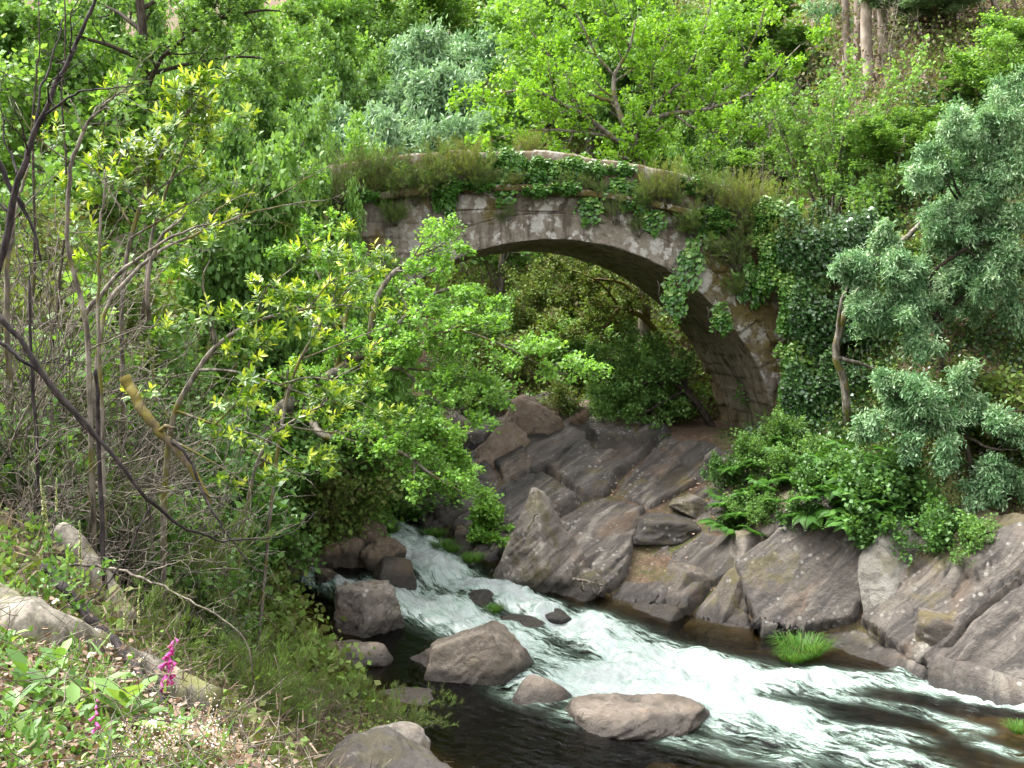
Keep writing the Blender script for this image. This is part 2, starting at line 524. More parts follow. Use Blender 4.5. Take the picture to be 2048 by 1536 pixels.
def GW(px, py):                         # where the line of sight meets the ground or the water
    r = ray(px, py); t = np.arange(8, 45, .05)
    p = np.array([0, 0, CAMZ])[None] + r[None] / r[1] * t[:, None]
    below = np.nonzero(p[:, 2] < np.maximum(land(p[:, 0], p[:, 1]), wlevel(p[:, 0], p[:, 1])))[0]
    return p[below[0]] if len(below) else p[-1]
def mat_ground():
    b = NB('soil_and_litter')
    o = b.pos()
    n1, n2, n3 = b.noise(o, .55, 5, .6), b.noise(o, 6.0, 5, .7), b.noise(o, 38.0, 4, .7)
    c = b.ramp(n2, [(.3, (.055, .036, .022)), (.5, (.10, .066, .045)), (.7, (.17, .12, .085))])
    g = b.mix(n3, (.035, .055, .012), (.075, .11, .025))
    c = b.mix(b.math('MULTIPLY', b.rng(n1, .46, .62), .75), c, g)
    v = b.voro(o, 22.0)
    c = b.mix(b.math('MULTIPLY', b.rng(b.math('ADD', v, b.math('MULTIPLY', n3, .3)), .45, .3), .6), c, (.28, .2, .14))
    bed = b.ramp(b.math('ADD', b.math('MULTIPLY', b.voro(o, 5.0, out='Distance'), .5), b.math('MULTIPLY', n2, .6)),
                 [(.25, (.12, .088, .038)), (.5, (.062, .048, .022)), (.75, (.026, .023, .013))])
    c = b.mix(b.attr('bed'), c, bed)
    bp = b.bump(b.math('ADD', n2, n3), .7, .05)
    return b.done(b.bsdf(c, .9, .15, bp))

def axis_grid(a, b, h, lo, hi):
    mid = np.arange(a, b + h / 2, h)
    def ext(start, end):
        out, s, x = [], h, start
        sg = 1 if end > start else -1
        while sg * (end - x) > 0:
            s *= 1.13; x += sg * min(s, 3.0); out.append(x)
        return out
    return np.array(ext(a, lo)[::-1] + list(mid) + ext(b, hi))
gx, gy = axis_grid(-13, 14, .13, -110, 110), axis_grid(2, 33, .13, -25, 165)
X, Y = np.meshgrid(gx, gy)
Z = land(X.ravel(), Y.ravel())
nx, ny = len(gx), len(gy)
ii = (np.arange(ny - 1)[:, None] * nx + np.arange(nx - 1)[None]).ravel()
quads = np.stack([ii, ii + 1, ii + nx + 1, ii + nx], 1)
xr, yr = X.ravel(), Y.ravel()
bedm = sstep(-.25, .05, np.minimum(-sdist(EL[:, :2], xr, yr), sdist(ER[:, :2], xr, yr)))
ground = obj('ground', make_mesh('ground', np.stack([xr, yr, Z], 1), quads, mat_ground(), {'bed': bedm}, True))
tag(ground, kind='structure')

# ------------------------------------------------------------------ rocks
GREY = dk([(.28, (.10, .085, .072)), (.45, (.19, .165, .14)), (.6, (.29, .255, .215)), (.75, (.38, .345, .30))], .85)
TAN = dk([(.28, (.17, .13, .10)), (.45, (.29, .235, .185)), (.6, (.40, .335, .27)), (.75, (.52, .45, .365))], .62)
DARK = dk([(.28, (.045, .04, .036)), (.45, (.085, .075, .066)), (.6, (.145, .125, .11)), (.75, (.22, .195, .17))])
M_CLIFF_BED = mat_rock('bedded_cliff_rock', dk([(.28, (.085, .07, .06)), (.45, (.165, .14, .12)), (.6, (.26, .225, .19)), (.75, (.36, .31, .24))], .57), .4, mossamt=.5, warm=.3, bed=True)
M_CLIFF = mat_rock('cliff_rock', dk([(.28, (.095, .078, .062)), (.45, (.165, .138, .112)), (.6, (.25, .212, .17)), (.75, (.33, .288, .225))], .57), .4, mossamt=.5, warm=.3)
M_TAN = mat_rock('water_worn_granite', TAN, .25, mossamt=.12, warm=.3)
M_GREY = mat_rock('grey_rock', GREY, .5, mossamt=.45)
M_PALE = mat_rock('pale_rock', [(.28, (.17, .155, .13)), (.45, (.23, .215, .185)), (.6, (.28, .265, .235)), (.75, (.33, .315, .28))], .3, mossamt=.3, warm=.1)
M_DARK = mat_rock('dark_river_rock', DARK, .35, mossamt=.3, warm=.15)
M_BROWN = mat_rock('brown_river_rock', dk([(.28, (.09, .062, .042)), (.45, (.17, .125, .09)), (.6, (.26, .20, .15)), (.75, (.36, .29, .225))], .95), .2, mossamt=.3)

# the rocky bank: tilted, cracked slabs laid over the right bank
h = .045
ax_, ay_ = np.arange(-5.5, 14.5, h), np.arange(13.2, 31.5, h)
X, Y = np.meshgrid(ax_, ay_); xr, yr = X.ravel(), Y.ravel()
dR = -sdist(ER[:, :2], xr, yr)
kk = sstep(3.0, 6.5, xr - .25 * (yr - 20))
tmax = 6.2 * (1 - kk) + 2.35 * kk + .6 * fbm(xr * .5, yr * .5, seed=21)
keep = (dR > -.9) & (dR < tmax + .5)
z0 = land(xr, yr, False)
e = .05
N = nrm(np.stack([-(land(xr + e, yr, False) - land(xr - e, yr, False)) / (2 * e), -(land(xr, yr + e, False) - land(xr, yr - e, False)) / (2 * e), np.ones(len(xr))], 1))
wx, wy = xr + .16 * fbm(xr * .8, yr * .8, z0 * .8, 3, 31), yr + .16 * fbm(xr * .8, yr * .8, z0 * .8, 3, 33)
along = wx * .72 + z0 * .95 + wy * .25
across = wx * .70 - z0 * .75 - wy * .30
f1, f2, r, ox, oy = vor(along / 4.6, across / 1.75, 41, .8)
hh = .30 * (r[0] - .35) + .55 * (r[1] - .5) * ox + 1.0 * (r[2] - .40) * oy - .26 * sstep(.06, 0, f2 - f1)
f1b, f2b, rb, oxb, oyb = vor(along / 1.5, across / .42, 43, .85)
mk_ = sstep(-.15, .2, fbm(along * .4, across * .6, 3, 3, 49))
hh += mk_ * (.13 * (rb[0] - .5) + .10 * (rb[1] - .5) * oxb + .26 * (rb[2] - .5) * oyb - .09 * sstep(.09, 0, f2b - f1b))
f1c, f2c, rc, oxc, oyc = vor(along / .34, across / .11, 48, .9)
hh += sstep(.0, .3, fbm(along * .9, across * .9, 5, 3, 50)) * (.045 * (rc[0] - .5) + .06 * (rc[1] - .5) * oyc)
hh += .05 * fbm(along * .9, across * 5.0, 0, 6, 45) + .035 * fbm(xr * 3, yr * 3, z0 * 3, 5, 47)
fade = sstep(-.9, -.3, dR) * sstep(0, .5, tmax + .4 - dR)
hh = (hh + .20) * fade - .25 * (1 - fade)
Vr = np.stack([xr, yr, z0], 1) + N * hh[:, None]
wl_ = wlevel(xr, yr)
seep = sstep(-.05, .35, fbm(along * .35, across * 1.6, o=4, seed=51)) * (.35 + .65 * sstep(6.5, 3.5, xr))
wet = np.clip(sstep(.32, .02, Vr[:, 2] - wl_ + .12 * fbm(xr * 2, yr * 2, seed=53)) + .85 * seep, 0, 1)
moss = .05 + .9 * fbm(xr * .7, yr * .7, z0, 3, 55) + .4 * (r[2] - .5) + .5 * sstep(1.2, 2.6, dR) * kk
nx, ny = len(ax_), len(ay_)
ii = (np.arange(ny - 1)[:, None] * nx + np.arange(nx - 1)[None]).ravel()
q = np.stack([ii, ii + 1, ii + nx + 1, ii + nx], 1)
q = q[keep[q].all(1)]
used = np.unique(q); remap = np.full(len(xr), -1); remap[used] = np.arange(len(used))
tag(obj('rocky_bank', make_mesh('rocky_bank', Vr[used], remap[q], M_CLIFF_BED, {'wet': wet[used], 'moss': moss[used], 'bed_dir': np.stack([along, across, z0 * 0], 1)[used]}, False)), kind='structure')

def ico(n):
    import bmesh
    bm = bmesh.new(); bmesh.ops.create_icosphere(bm, subdivisions=n, radius=1)
    v = np.array([x.co[:] for x in bm.verts]); f = np.array([[a.index for a in p.verts] for p in bm.faces]); bm.free()
    return v, f
ICO5, ICO6 = ico(5), ico(6)
def rock(name, label, cat, c, size, mat, seed, rz=0.0, planes=None, ncut=11, soft=22.0, rough=.065, group=None, waterline=True, tilt=(0, 0), big=False, strata=0.0):
    R = np.random.RandomState(seed)
    D, Fc = ICO6 if big else ICO5
    nn = nrm(R.normal(0, 1, (ncut, 3))); hh = R.uniform(.72, 1.0, ncut)
    if planes is not None:
        nn = nrm(np.array([p[:3] for p in planes], float)); hh = np.array([p[3] for p in planes], float)
    dots = np.maximum(D @ nn.T, 1e-3)
    rr = np.concatenate([hh[None] / dots, np.full((len(D), 1), 1.25)], 1)
    rad = -np.log(np.exp(-soft * rr).sum(1)) / soft
    V = D * rad[:, None]
    V = V + D * (rough * 1.6 * fbm(V[:, 0] * 1.6 + seed, V[:, 1] * 1.6, V[:, 2] * 1.6, 3, seed) + rough * .8 * fbm(V[:, 0] * 5, V[:, 1] * 5 + seed, V[:, 2] * 5, 4, seed + 3))[:, None]
    if strata:
        s_ = V @ np.array([.65, -.2, -.73])
        V = V + D * (strata * (np.abs(fbm(s_ * 5, V[:, 1] * .8, V[:, 0] * .8, 4, seed + 9)) - .3))[:, None]
    V = V * np.array(size) / 2
    for a, (i, j) in zip((tilt[0], tilt[1], rz), ((1, 2), (2, 0), (0, 1))):
        ca, sa = cos(a), sin(a)
        vi, vj = V[:, i] * ca - V[:, j] * sa, V[:, i] * sa + V[:, j] * ca
        V[:, i], V[:, j] = vi, vj
    zw = float(wlevel(np.array([c[0]]), np.array([c[1]]))[0]) - c[2]
    wet = sstep(.30, .10, V[:, 2] - zw + .12 * fbm(V[:, 0] * 3, V[:, 1] * 3, seed=seed)) if waterline else np.zeros(len(V))
    moss = .3 + .5 * fbm(V[:, 0] * 1.3, V[:, 1] * 1.3, V[:, 2] * 1.3, 3, seed + 5)
    o = obj(name, make_mesh(name, V, Fc, mat, {'wet': wet, 'moss': moss}, True), None, c)
    return tag(o, label, cat, group)

ROCKS = 'boulders in the river'
rock('boulder', 'long flat-topped pale boulder lying in the dark pool, lowest large one in the river', 'boulder', P(1266, 1475, 14.9) + [0, 0, .1], (2.05, 1.5, 1.0), M_TAN, 11, .05,
     [(0, 0, 1, .78), (0.25, -.5, .75, .86), (-.9, -.2, .15, .92), (.8, -.5, .1, .92), (0, -1, -.35, .72), (.1, -.9, .25, .86), (.2, 1, .2, .9), (0, 0, -1, .9), (-.5, -.7, .5, .9)], rough=.07, group=ROCKS, strata=.1, soft=18, big=True)
rock('boulder', 'smooth rounded loaf-shaped boulder between the split boulder and the flat-topped one', 'boulder', P(1080, 1415, 15.8) + [0, 0, .05], (1.2, 1.0, .85), M_TAN, 12, -.35, soft=9, rough=.03, group=ROCKS)
rock('boulder', 'big pale domed boulder with a split front beside the white rapid', 'boulder', P(955, 1350, 16.7) + [0, 0, .08], (1.75, 1.5, 1.6), M_TAN, 13, .2, strata=.06, big=True, planes=[(-.3, .2, 1, .80), (.75, -.15, .75, .82), (.9, -.6, -.1, .86), (-.25, -1, .25, .72), (.45, -.9, -.15, .76), (-1, .1, .15, .95), (0, 1, 0, .9), (0, 0, -1, .9)], soft=24, rough=.06, group=ROCKS)
rock('boulder', 'tan flank of rock half hidden behind the shrub at the left of the split boulder', 'boulder', P(880, 1345, 16.9) + [0, 0, -.12], (1.1, 1.0, 1.0), M_TAN, 14, .9, group=ROCKS)
rock('boulder', 'dark grey blocky boulder left of the first white chute', 'boulder', P(738, 1238, 18.4) + [0, 0, .1], (1.3, 1.2, 1.3), M_GREY, 15, .5,
     [(0, .1, 1, .82), (.9, -.1, .3, .85), (.3, -1, .1, .75), (-.7, -.6, .2, .9), (-1, .3, .1, .95), (0, 1, 0, .9), (0, 0, -1, .9), (.6, -.3, .7, .9)], rough=.09, strata=.14, big=True, soft=32, group=ROCKS)
rock('boulder', 'pale rounded boulder below the dark blocky one at the left bank', 'boulder', P(700, 1325, 16.9), (1.2, 1.0, .8), M_TAN, 16, .1, group=ROCKS)
rock('boulder', 'small dark slanting boulder at the foot of the brown rock cluster', 'boulder', P(790, 1166, 20.6) + [0, 0, .08], (.9, .8, .8), M_DARK, 17, .4, group=ROCKS)
for k, (px, py, d, s, lab) in enumerate([
        (640, 1085, 22.4, (1.2, 1.0, .95), 'brown jagged rock at the left end of the rock cluster in the upper rapids'),
        (735, 1082, 22.6, (.9, .9, 1.0), 'brown pointed rock highest in the cluster beside the upper rapids'),
        (690, 1118, 21.8, (1.3, 1.0, 1.0), 'tan weathered rock in the middle of the cluster beside the upper rapids'),
        (762, 1122, 21.6, (.9, .9, .8), 'mossy brown rock at the right end of the cluster beside the upper rapids'),
        (600, 1062, 23.2, (1.1, .9, .6), 'brown rock between the two white arms of the upper rapids'),
        (655, 1128, 21.4, (.9, .8, .8), 'pale brown rock low at the left of the rock cluster'), (575, 1100, 22.0, (1.0, .9, .8), 'brown rock at the far left of the cluster by the side chute'),
        (610, 1135, 21.0, (.8, .7, .6), 'flat brown rock between the cluster and the dark blocky boulder'), (670, 1062, 23.0, (.8, .8, .9), 'grey-brown rock standing behind the tan weathered one'), (700, 1098, 22.0, (.7, .6, .6), 'small broken rock on top of the tan weathered one'),
        (560, 1062, 23.0, (.8, .7, .6), 'small brown rock upstream of the far left one in the cluster'), (590, 1150, 20.4, (.6, .6, .45), 'small tan stone beside the side chute'), (650, 1160, 20.3, (.55, .5, .4), 'small tan stone behind the dark blocky boulder'),
        (720, 1060, 23.6, (.6, .6, .5), 'small brown rock behind the pointed one in the upper rapids')]):
    rock('river_rock', lab, 'rock', P(px, py, d), s, M_BROWN, 20 + k, k * .7, ncut=8, soft=40, rough=.11, group='rock cluster in the upper rapids', strata=.15)
rock('boulder', 'tall pyramid-shaped boulder with one mossy face against the sloping slabs', 'boulder', P(1076, 1122, 21.2) + [0, 0, -.05], (2.45, 2.1, 2.6), M_GREY, 33, 0,
     [(-.62, -.70, .40, .50), (.80, -.52, .42, .47), (.1, 1, .28, .5), (-1, .1, .45, .62), (-.3, -1, -.25, .66), (.4, -.9, -.5, .62), (0, 0, -1, .8), (1, .1, -.2, .8)], soft=55, rough=.05, big=True, strata=.16)
rock('boulder', 'low wet dark rock with a grass tuft splitting the white chute', 'boulder', P(960, 1205, 20.0) + [0, 0, -.12], (.8, .7, .6), M_DARK, 34, .5)
rock('boulder', 'wet dark hump of rock just below the tufted one in the chute', 'boulder', P(1020, 1247, 19.3) + [0, 0, -.16], (1.35, .7, .62), M_DARK, 35, -.35, soft=9)
rock('boulder', 'narrow wet rock half under the foam right of the chute', 'boulder', P(1075, 1222, 19.8) + [0, 0, -.16], (1.2, .5, .5), M_DARK, 36, -.5, soft=9)
rock('boulder', 'large grey foreground slab with dark cracks at the bottom of the left bank', 'boulder', P(740, 1530, 9.6) + [0, 0, -.35], (1.5, 2.2, 1.25), M_DARK, 37, .5, ncut=14, soft=22, rough=.08, strata=.1, big=True, waterline=False)
rock('boulder', 'pale pinkish rock under the heather at the left edge of the pool', 'boulder', P(815, 1392, 15.6) + [0, 0, -.12], (1.5, .9, .6), M_TAN, 38, .15, soft=10)
rock('boulder', 'pale rock just breaking the surface at the bottom edge of the picture', 'boulder', P(1322, 1533, 13.7) + [0, 0, -.12], (.6, .5, .4), M_TAN, 39, soft=9, group=ROCKS)
rock('boulder', 'low tan rock at the bottom edge right of the long flat-topped boulder', 'boulder', P(1500, 1545, 13.8) + [0, 0, -.2], (1.1, .7, .4), M_TAN, 40, soft=9, group=ROCKS)
rock('boulder', 'small grey rock on the left bank above the foreground slab', 'boulder', P(770, 1465, 12.3) + [0, 0, -.2], (.9, .8, .6), M_GREY, 57, waterline=False)
# slabs and blocks of the right bank
SL = 'slabs of the right bank'
def slab(px, py, d, s, lab, m, seed, rz, tilt, emb=-.06, **k):
    k.setdefault('soft', 45); k.setdefault('ncut', 10); k.setdefault('rough', .07); k.setdefault('strata', .12)
    s = (s[0] * 1.25, s[1] * 1.1, s[2] * 1.2)
    if 'planes' not in k:
        R = np.random.RandomState(seed)
        k['planes'] = [tuple(np.array(n_) + R.normal(0, .16, 3)) + (R.uniform(.72, .9),) for n_ in ((1, 0, 0), (-1, 0, 0), (0, 1, 0), (0, -1, 0), (0, 0, 1), (0, 0, -1))] + [tuple(R.normal(0, 1, 3)) + (R.uniform(.85, 1.0),) for _ in range(4)]
    return rock('rock_slab', lab, 'rock slab', G(px, py) + [0, .06, emb], s, m, seed, rz, group=SL, tilt=tilt, **k)
slab(1792, 1180, 19.6, (1.15, .8, 1.75), 'pale smooth oval slab standing in the dark bank', M_PALE, 61, .1, (-.45, .12), soft=9, rough=.03, strata=0, emb=.12, planes=None)
slab(1500, 1122, 20.8, (.75, .7, 1.2), 'narrow grey slab leaning above the waterside rocks', M_GREY, 62, .3, (-.2, .45), strata=.05)
slab(1470, 1215, 20.0, (.7, .8, 1.45), 'leaning slab with its foot in the dark water', M_CLIFF, 63, .1, (-.2, .5), strata=.06)
slab(1335, 1062, 23.0, (1.55, 1.3, .72), 'dark overhanging block with black hollow beneath it', M_DARK, 65, .1, (0, .03),
     planes=[(0, 0, 1, .8), (.1, -1, .15, .8), (0, -.4, -1, .62), (1, -.2, .1, .9), (-1, -.1, .3, .9), (0, 1, 0, .9), (.5, -.3, .8, .9)], soft=24)
slab(1400, 1020, 23.6, (1.1, .9, .55), 'pale mossy-edged rock beside the fern bank', M_GREY, 66, .3, (0, .5), strata=.08)
slab(1375, 1190, 20.9, (.8, .8, 1.3), 'grey ridge of rock running down to the water right of the block', M_CLIFF, 67, .2, (-.3, .55), strata=.06)
slab(1930, 1290, 18.2, (1.5, 1.0, .7), 'layered brown rock low at the water on the right', M_CLIFF, 68, -.3, (0, .35), strata=.12)
slab(2020, 1330, 17.2, (1.3, .8, .5), 'mossy ledge at the lower right end of the bank', M_BROWN, 71, -.2, (0, .2), strata=.1)
slab(1045, 880, 27.2, (1.5, 1.4, 2.3), 'tan rock pillar left of the hollow under the arch', M_BROWN, 72, .1, (-.1, .45), strata=.1)
slab(1225, 905, 26.8, (1.15, 1.2, 1.5), 'dark square rock right of the hollow under the arch', M_DARK, 73, .1, (0, .1), strata=.08)
slab(1120, 830, 27.6, (2.6, 1.8, .9), 'rock roof over the hollow under the arch', M_BROWN, 74, 0, (.1, -.1), strata=.06)
slab(925, 880, 28.6, (1.7, 1.4, 1.2), 'pale lichen-spotted rock upstream of the hollow', M_GREY, 75, .3, (0, .5), strata=.06)
slab(985, 925, 27.4, (1.1, 1.3, 2.0), 'mossy orange rock below the pale lichen-spotted one', M_BROWN, 76, .3, (-.2, .7))
slab(870, 985, 26.6, (1.6, 1.2, 1.0), 'brown rock in the shade beside the upstream pool', M_BROWN, 77, .3, (0, .4))
slab(945, 1075, 24.0, (.9, .8, .5), 'pinkish broken rocks at the foot of the leafy branch', M_BROWN, 78, .3, (0, .2), strata=.1)

# ------------------------------------------------------------------ water
FOAM = [   # strokes of white water: pixel points read off at about the water's own height, width in m, strength
    ([(640, 1012), (690, 1030), (740, 1058), (800, 1078), (880, 1098)], 1.2, .62, 1.0),
    ([(770, 1040), (850, 1060), (900, 1085)], 1.25, .4, .7),
    ([(820, 1095), (880, 1112), (930, 1125)], .9, .3, .55),
    ([(610, 1160), (660, 1170), (720, 1182), (770, 1200)], .7, .36, 1.0),
    ([(545, 1065), (515, 1100), (500, 1120)], 1.0, .45, .9),
    ([(790, 1205), (850, 1222), (960, 1248), (1030, 1272)], .35, .70, 1.05),
    ([(1030, 1290), (1100, 1320), (1170, 1345)], .15, .5, .45),
    ([(930, 1192), (1010, 1198), (1080, 1212), (1140, 1245), (1240, 1280), (1340, 1305), (1450, 1335)], .35, .42, 1.0),
    ([(1180, 1255), (1280, 1290), (1400, 1318), (1540, 1345), (1640, 1350)], .1, .55, .95),
    ([(1080, 1380), (1160, 1370), (1250, 1345), (1350, 1345), (1450, 1365)], .05, .62, 1.0),
    ([(1200, 1385), (1330, 1385), (1450, 1400), (1560, 1425)], .03, .55, .95),
    ([(1300, 1412), (1420, 1425), (1520, 1440), (1620, 1468)], 0, .38, .58),
    ([(1560, 1360), (1680, 1352), (1790, 1362), (1850, 1372)], .0, .35, .62),
    ([(1430, 1450), (1560, 1490), (1700, 1510), (1850, 1525)], -.02, .4, .42),
    ([(1640, 1450), (1760, 1488), (1860, 1530)], -.02, .25, .40),
    ([(1860, 1368), (1940, 1395), (2040, 1412), (2120, 1430)], -.05, .16, .95),
    ([(1800, 1350), (1920, 1372), (2040, 1385)], -.05, .18, .5),
    ([(1150, 1440), (1300, 1425), (1420, 1445)], 0, .35, .42),
    ([(1500, 1400), (1620, 1440), (1740, 1462), (1830, 1470)], 0, .28, .38),
    ([(1350, 1480), (1480, 1500), (1600, 1530)], 0, .3, .32),
    ([(1620, 1385), (1740, 1400), (1850, 1420), (1960, 1450)], 0, .22, .36),
    ([(1900, 1440), (1960, 1480), (2040, 1500)], 0, .2, .3),
    ([(860, 1140), (960, 1165), (1050, 1185)], .65, .25, .42)]
h = .05
ax_, ay_ = np.arange(-14, 15.5, h), np.arange(8, 36, h)
X, Y = np.meshgrid(ax_, ay_); xr, yr = X.ravel(), Y.ravel()
ins = np.minimum(-sdist(EL[:, :2], xr, yr), sdist(ER[:, :2], xr, yr))
sel = ins > -.9
pick = np.nonzero(sel)[0]; remap = np.full(len(xr), -1); remap[pick] = np.arange(len(pick))
nx, ny = len(ax_), len(ay_)
ii = (np.arange(ny - 1)[:, None] * nx + np.arange(nx - 1)[None]).ravel()
q = np.stack([ii, ii + 1, ii + nx + 1, ii + nx], 1); q = remap[q[sel[q].all(1)]]
xr, yr = xr[pick], yr[pick]
zw = wlevel(xr, yr)
bd = np.full(len(xr), 1e9); sv = np.zeros(len(xr)); tv = np.zeros(len(xr))
for i in range(len(CW) - 1):
    a, d = CW[i, :2], CW[i + 1, :2] - CW[i, :2]
    L = math.sqrt(d @ d); t = np.clip(((xr - a[0]) * d[0] + (yr - a[1]) * d[1]) / L / L, 0, 1)
    ex, ey = xr - a[0] - t * d[0], yr - a[1] - t * d[1]
    qd = ex * ex + ey * ey; m = qd < bd
    bd = np.where(m, qd, bd); sv = np.where(m, CS[i] + t * L, sv); tv = np.where(m, np.sign(d[0] * ey - d[1] * ex) * np.sqrt(qd), tv)
foam = np.zeros(len(xr)); turb = np.zeros(len(xr))
for pts, zl, wd, I in FOAM:
    line = np.array([PZ(px, py, zl)[:2] for px, py in pts])
    d = np.full(len(xr), 1e9)
    for a, b2 in zip(line[:-1], line[1:]):
        dd = b2 - a; t = np.clip(((xr - a[0]) * dd[0] + (yr - a[1]) * dd[1]) / (dd @ dd), 0, 1)
        d = np.minimum(d, np.hypot(xr - a[0] - t * dd[0], yr - a[1] - t * dd[1]))
    g = I * np.exp(-(d / wd) ** 2)
    foam = np.maximum(foam, g) + .25 * np.minimum(foam, g)
foam = np.clip(foam, 0, 1.1) * .80 * (1 + .45 * fbm(sv * .9, tv * 1.5, 3, 4, 69))
zz = zw + .035 * fbm(sv * .9, tv * 1.6, 0, 4, 61) * (.5 + foam) + .34 * foam * fbm(sv * 1.7, tv * 1.3, 2, 4, 63)
zz += .15 * foam * np.abs(fbm(sv * 2.6, tv * 3.6, 5, 5, 65)) + .05 * foam * np.abs(fbm(xr * 8, yr * 8, 5, 3, 66)) + .012 * fbm(xr * 4, yr * 4, 1, 3, 67) + .03 * sstep(.15, .5, foam) 
flow = np.stack([sv, tv, zz], 1)

wdep = np.clip(zz - land(xr, yr), 0, 2)
def mat_water():
    b = NB('river_water')
    fl = b.attr('flow', True)
    fo = b.attr('foam')
    o = b.pos()
    st = b.noise(b.scale(fl, (1.0, 4.2, 1)), 1.0, 7, .66, 2.2)
    st2 = b.noise(b.scale(fl, (2.6, 8.0, 2)), 1.0, 6, .62, 1.2)
    fine = b.noise(o, 34, 4, .7)
    gate = b.rng(fo, .02, .32)
    k = b.math('ADD', fo, b.math('MULTIPLY', gate, b.math('MULTIPLY', b.math('SUBTRACT', b.math('ADD', b.math('MULTIPLY', st, .55), b.math('MULTIPLY', st2, .45)), .5), 3.2)))
    k = b.math('ADD', k, b.math('MULTIPLY', gate, b.math('MULTIPLY', b.math('SUBTRACT', fine, .5), .55)))
    white = b.math('MULTIPLY', b.rng(k, .48, 1.12), .96)
    milky = b.math('MULTIPLY', b.rng(k, .0, .42), .90)
    rip = b.bump(b.noise(b.scale(fl, (3.0, 7.0, 1)), 1.0, 5, .6, .5), .55, .05)
    rip = b.bump(fine, .25, .012, rip)
    # clear water: what is under it, tinted, with a glossy skin
    tr = b.n.new('ShaderNodeBsdfTransparent'); b.lk(b.ramp(b.attr('wdep'), [(.0, (.92, .88, .74)), (.22, (.66, .57, .36)), (.5, (.36, .31, .18)), (.85, (.13, .12, .075))]), tr.inputs['Color'])
    gl = b.n.new('ShaderNodeBsdfGlossy'); gl.inputs['Roughness'].default_value = .07; b.lk(rip, gl.inputs['Normal'])
    fr = b.n.new('ShaderNodeFresnel'); fr.inputs['IOR'].default_value = 1.33; b.lk(rip, fr.inputs['Normal'])
    clear = b.mixs(fr.outputs[0], tr.outputs[0], gl.outputs[0])
    mil = b.bsdf(b.mix(b.rng(k, .2, .6), (.085, .12, .095), (.27, .34, .31)), .22, .5, rip)
    fb = b.bump(b.math('ADD', st2, fine), .9, .09)
    wh = b.bsdf(b.mix(st2, (.45, .51, .50), (.70, .72, .72)), .7, .3, fb)
    tl = b.n.new('ShaderNodeBsdfTranslucent'); tl.inputs['Color'].default_value = (.8, .88, .87, 1)
    wh = b.mixs(.25, wh, tl.outputs[0])
    return b.done(b.mixs(white, b.mixs(milky, clear, mil), wh))
tag(obj('water', make_mesh('water', np.stack([xr, yr, zz], 1), q, mat_water(), {'flow': flow, 'foam': foam, 'wdep': wdep}, True)), kind='structure')

# ------------------------------------------------------------------ the bridge
def mat_masonry(name, lich, mossy, base, joints=False):
    b = NB(name)
    o = b.pos()
    n1, n2 = b.noise(o, 1.1, 6, .65, .5), b.noise(o, 8.0, 6, .7)
    c = b.ramp(b.math('ADD', b.math('MULTIPLY', n1, .55), b.math('MULTIPLY', n2, .45)), base)
    c = b.mix(b.math('MULTIPLY', b.attr('block'), .45), c, (.24, .205, .165))
    st = b.noise(b.scale(o, (2.6, 2.6, .35)), 1.6, 5, .65)                       # run-off streaks
    c = b.mix(b.math('MULTIPLY', b.rng(st, .47, .66), .75), c, (.05, .038, .028))
    br = b.noise(o, .8, 5, .65, .4)
    mk = b.math('MULTIPLY', b.rng(b.math('ADD', br, b.math('MULTIPLY', b.attr('moss'), .3)), .52, .66), mossy)
    c = b.mix(mk, c, b.mix(b.noise(o, 14, 4), (.045, .045, .010), (.15, .10, .022)))
    if lich:
        wob = b.math('MULTIPLY', b.noise(o, 11, 5, .7), .7)
        dv = b.n.new('ShaderNodeTexNoise'); b.lk(o, dv.inputs['Vector']); dv.inputs['Scale'].default_value = 2.6; dv.inputs['Detail'].default_value = 4
        va = b.n.new('ShaderNodeVectorMath'); va.operation = 'MULTIPLY_ADD'; b.lk(dv.outputs['Color'], va.inputs[0]); va.inputs[1].default_value = (.55, .55, .75); b.lk(o, va.inputs[2])
        od = b.scale(va.outputs[0], (1, 1, .62))
        big = b.math('MULTIPLY', b.rng(b.math('ADD', b.voro(od, 1.9), wob), .74, .60), b.rng(b.noise(o, .9, 3), .40, .50))
        sml = b.math('MULTIPLY', b.rng(b.math('ADD', b.voro(od, 5.0), wob), .76, .62), b.rng(b.noise(o, 1.3, 3), .38, .50))
        lf = b.math('MAXIMUM', big, sml)
        lf = b.math('MULTIPLY', lf, b.math('MULTIPLY', b.attr('lichen'), lich))
        c = b.mix(lf, c, b.mix(b.noise(o, 20, 3), (.27, .26, .23), (.46, .44, .40)))
    c = b.mix(b.attr('joint'), c, (.035, .03, .022))
    g = b.noise(o, 45, 4, .7)
    c = b.mix(b.math('MULTIPLY', b.rng(g, .52, .68), .4), c, (.05, .044, .036))
    bp = b.bump(b.math('ADD', n2, b.math('MULTIPLY', g, .6)), .7, .05)
    return b.done(b.bsdf(c, .88, .2, bp))
M_FACE = mat_masonry('weathered_granite_face', 1.0, .85, [(.3, (.06, .05, .038)), (.45, (.13, .112, .088)), (.6, (.21, .185, .15)), (.75, (.31, .28, .24))])
M_SOFF = mat_masonry('arch_underside_stone', 0, .55, [(.3, (.12, .10, .065)), (.5, (.23, .195, .13)), (.7, (.36, .31, .21))])
M_TOP = mat_masonry('parapet_stone', .8, .6, [(.3, (.09, .075, .058)), (.5, (.17, .148, .12)), (.7, (.27, .24, .205))])

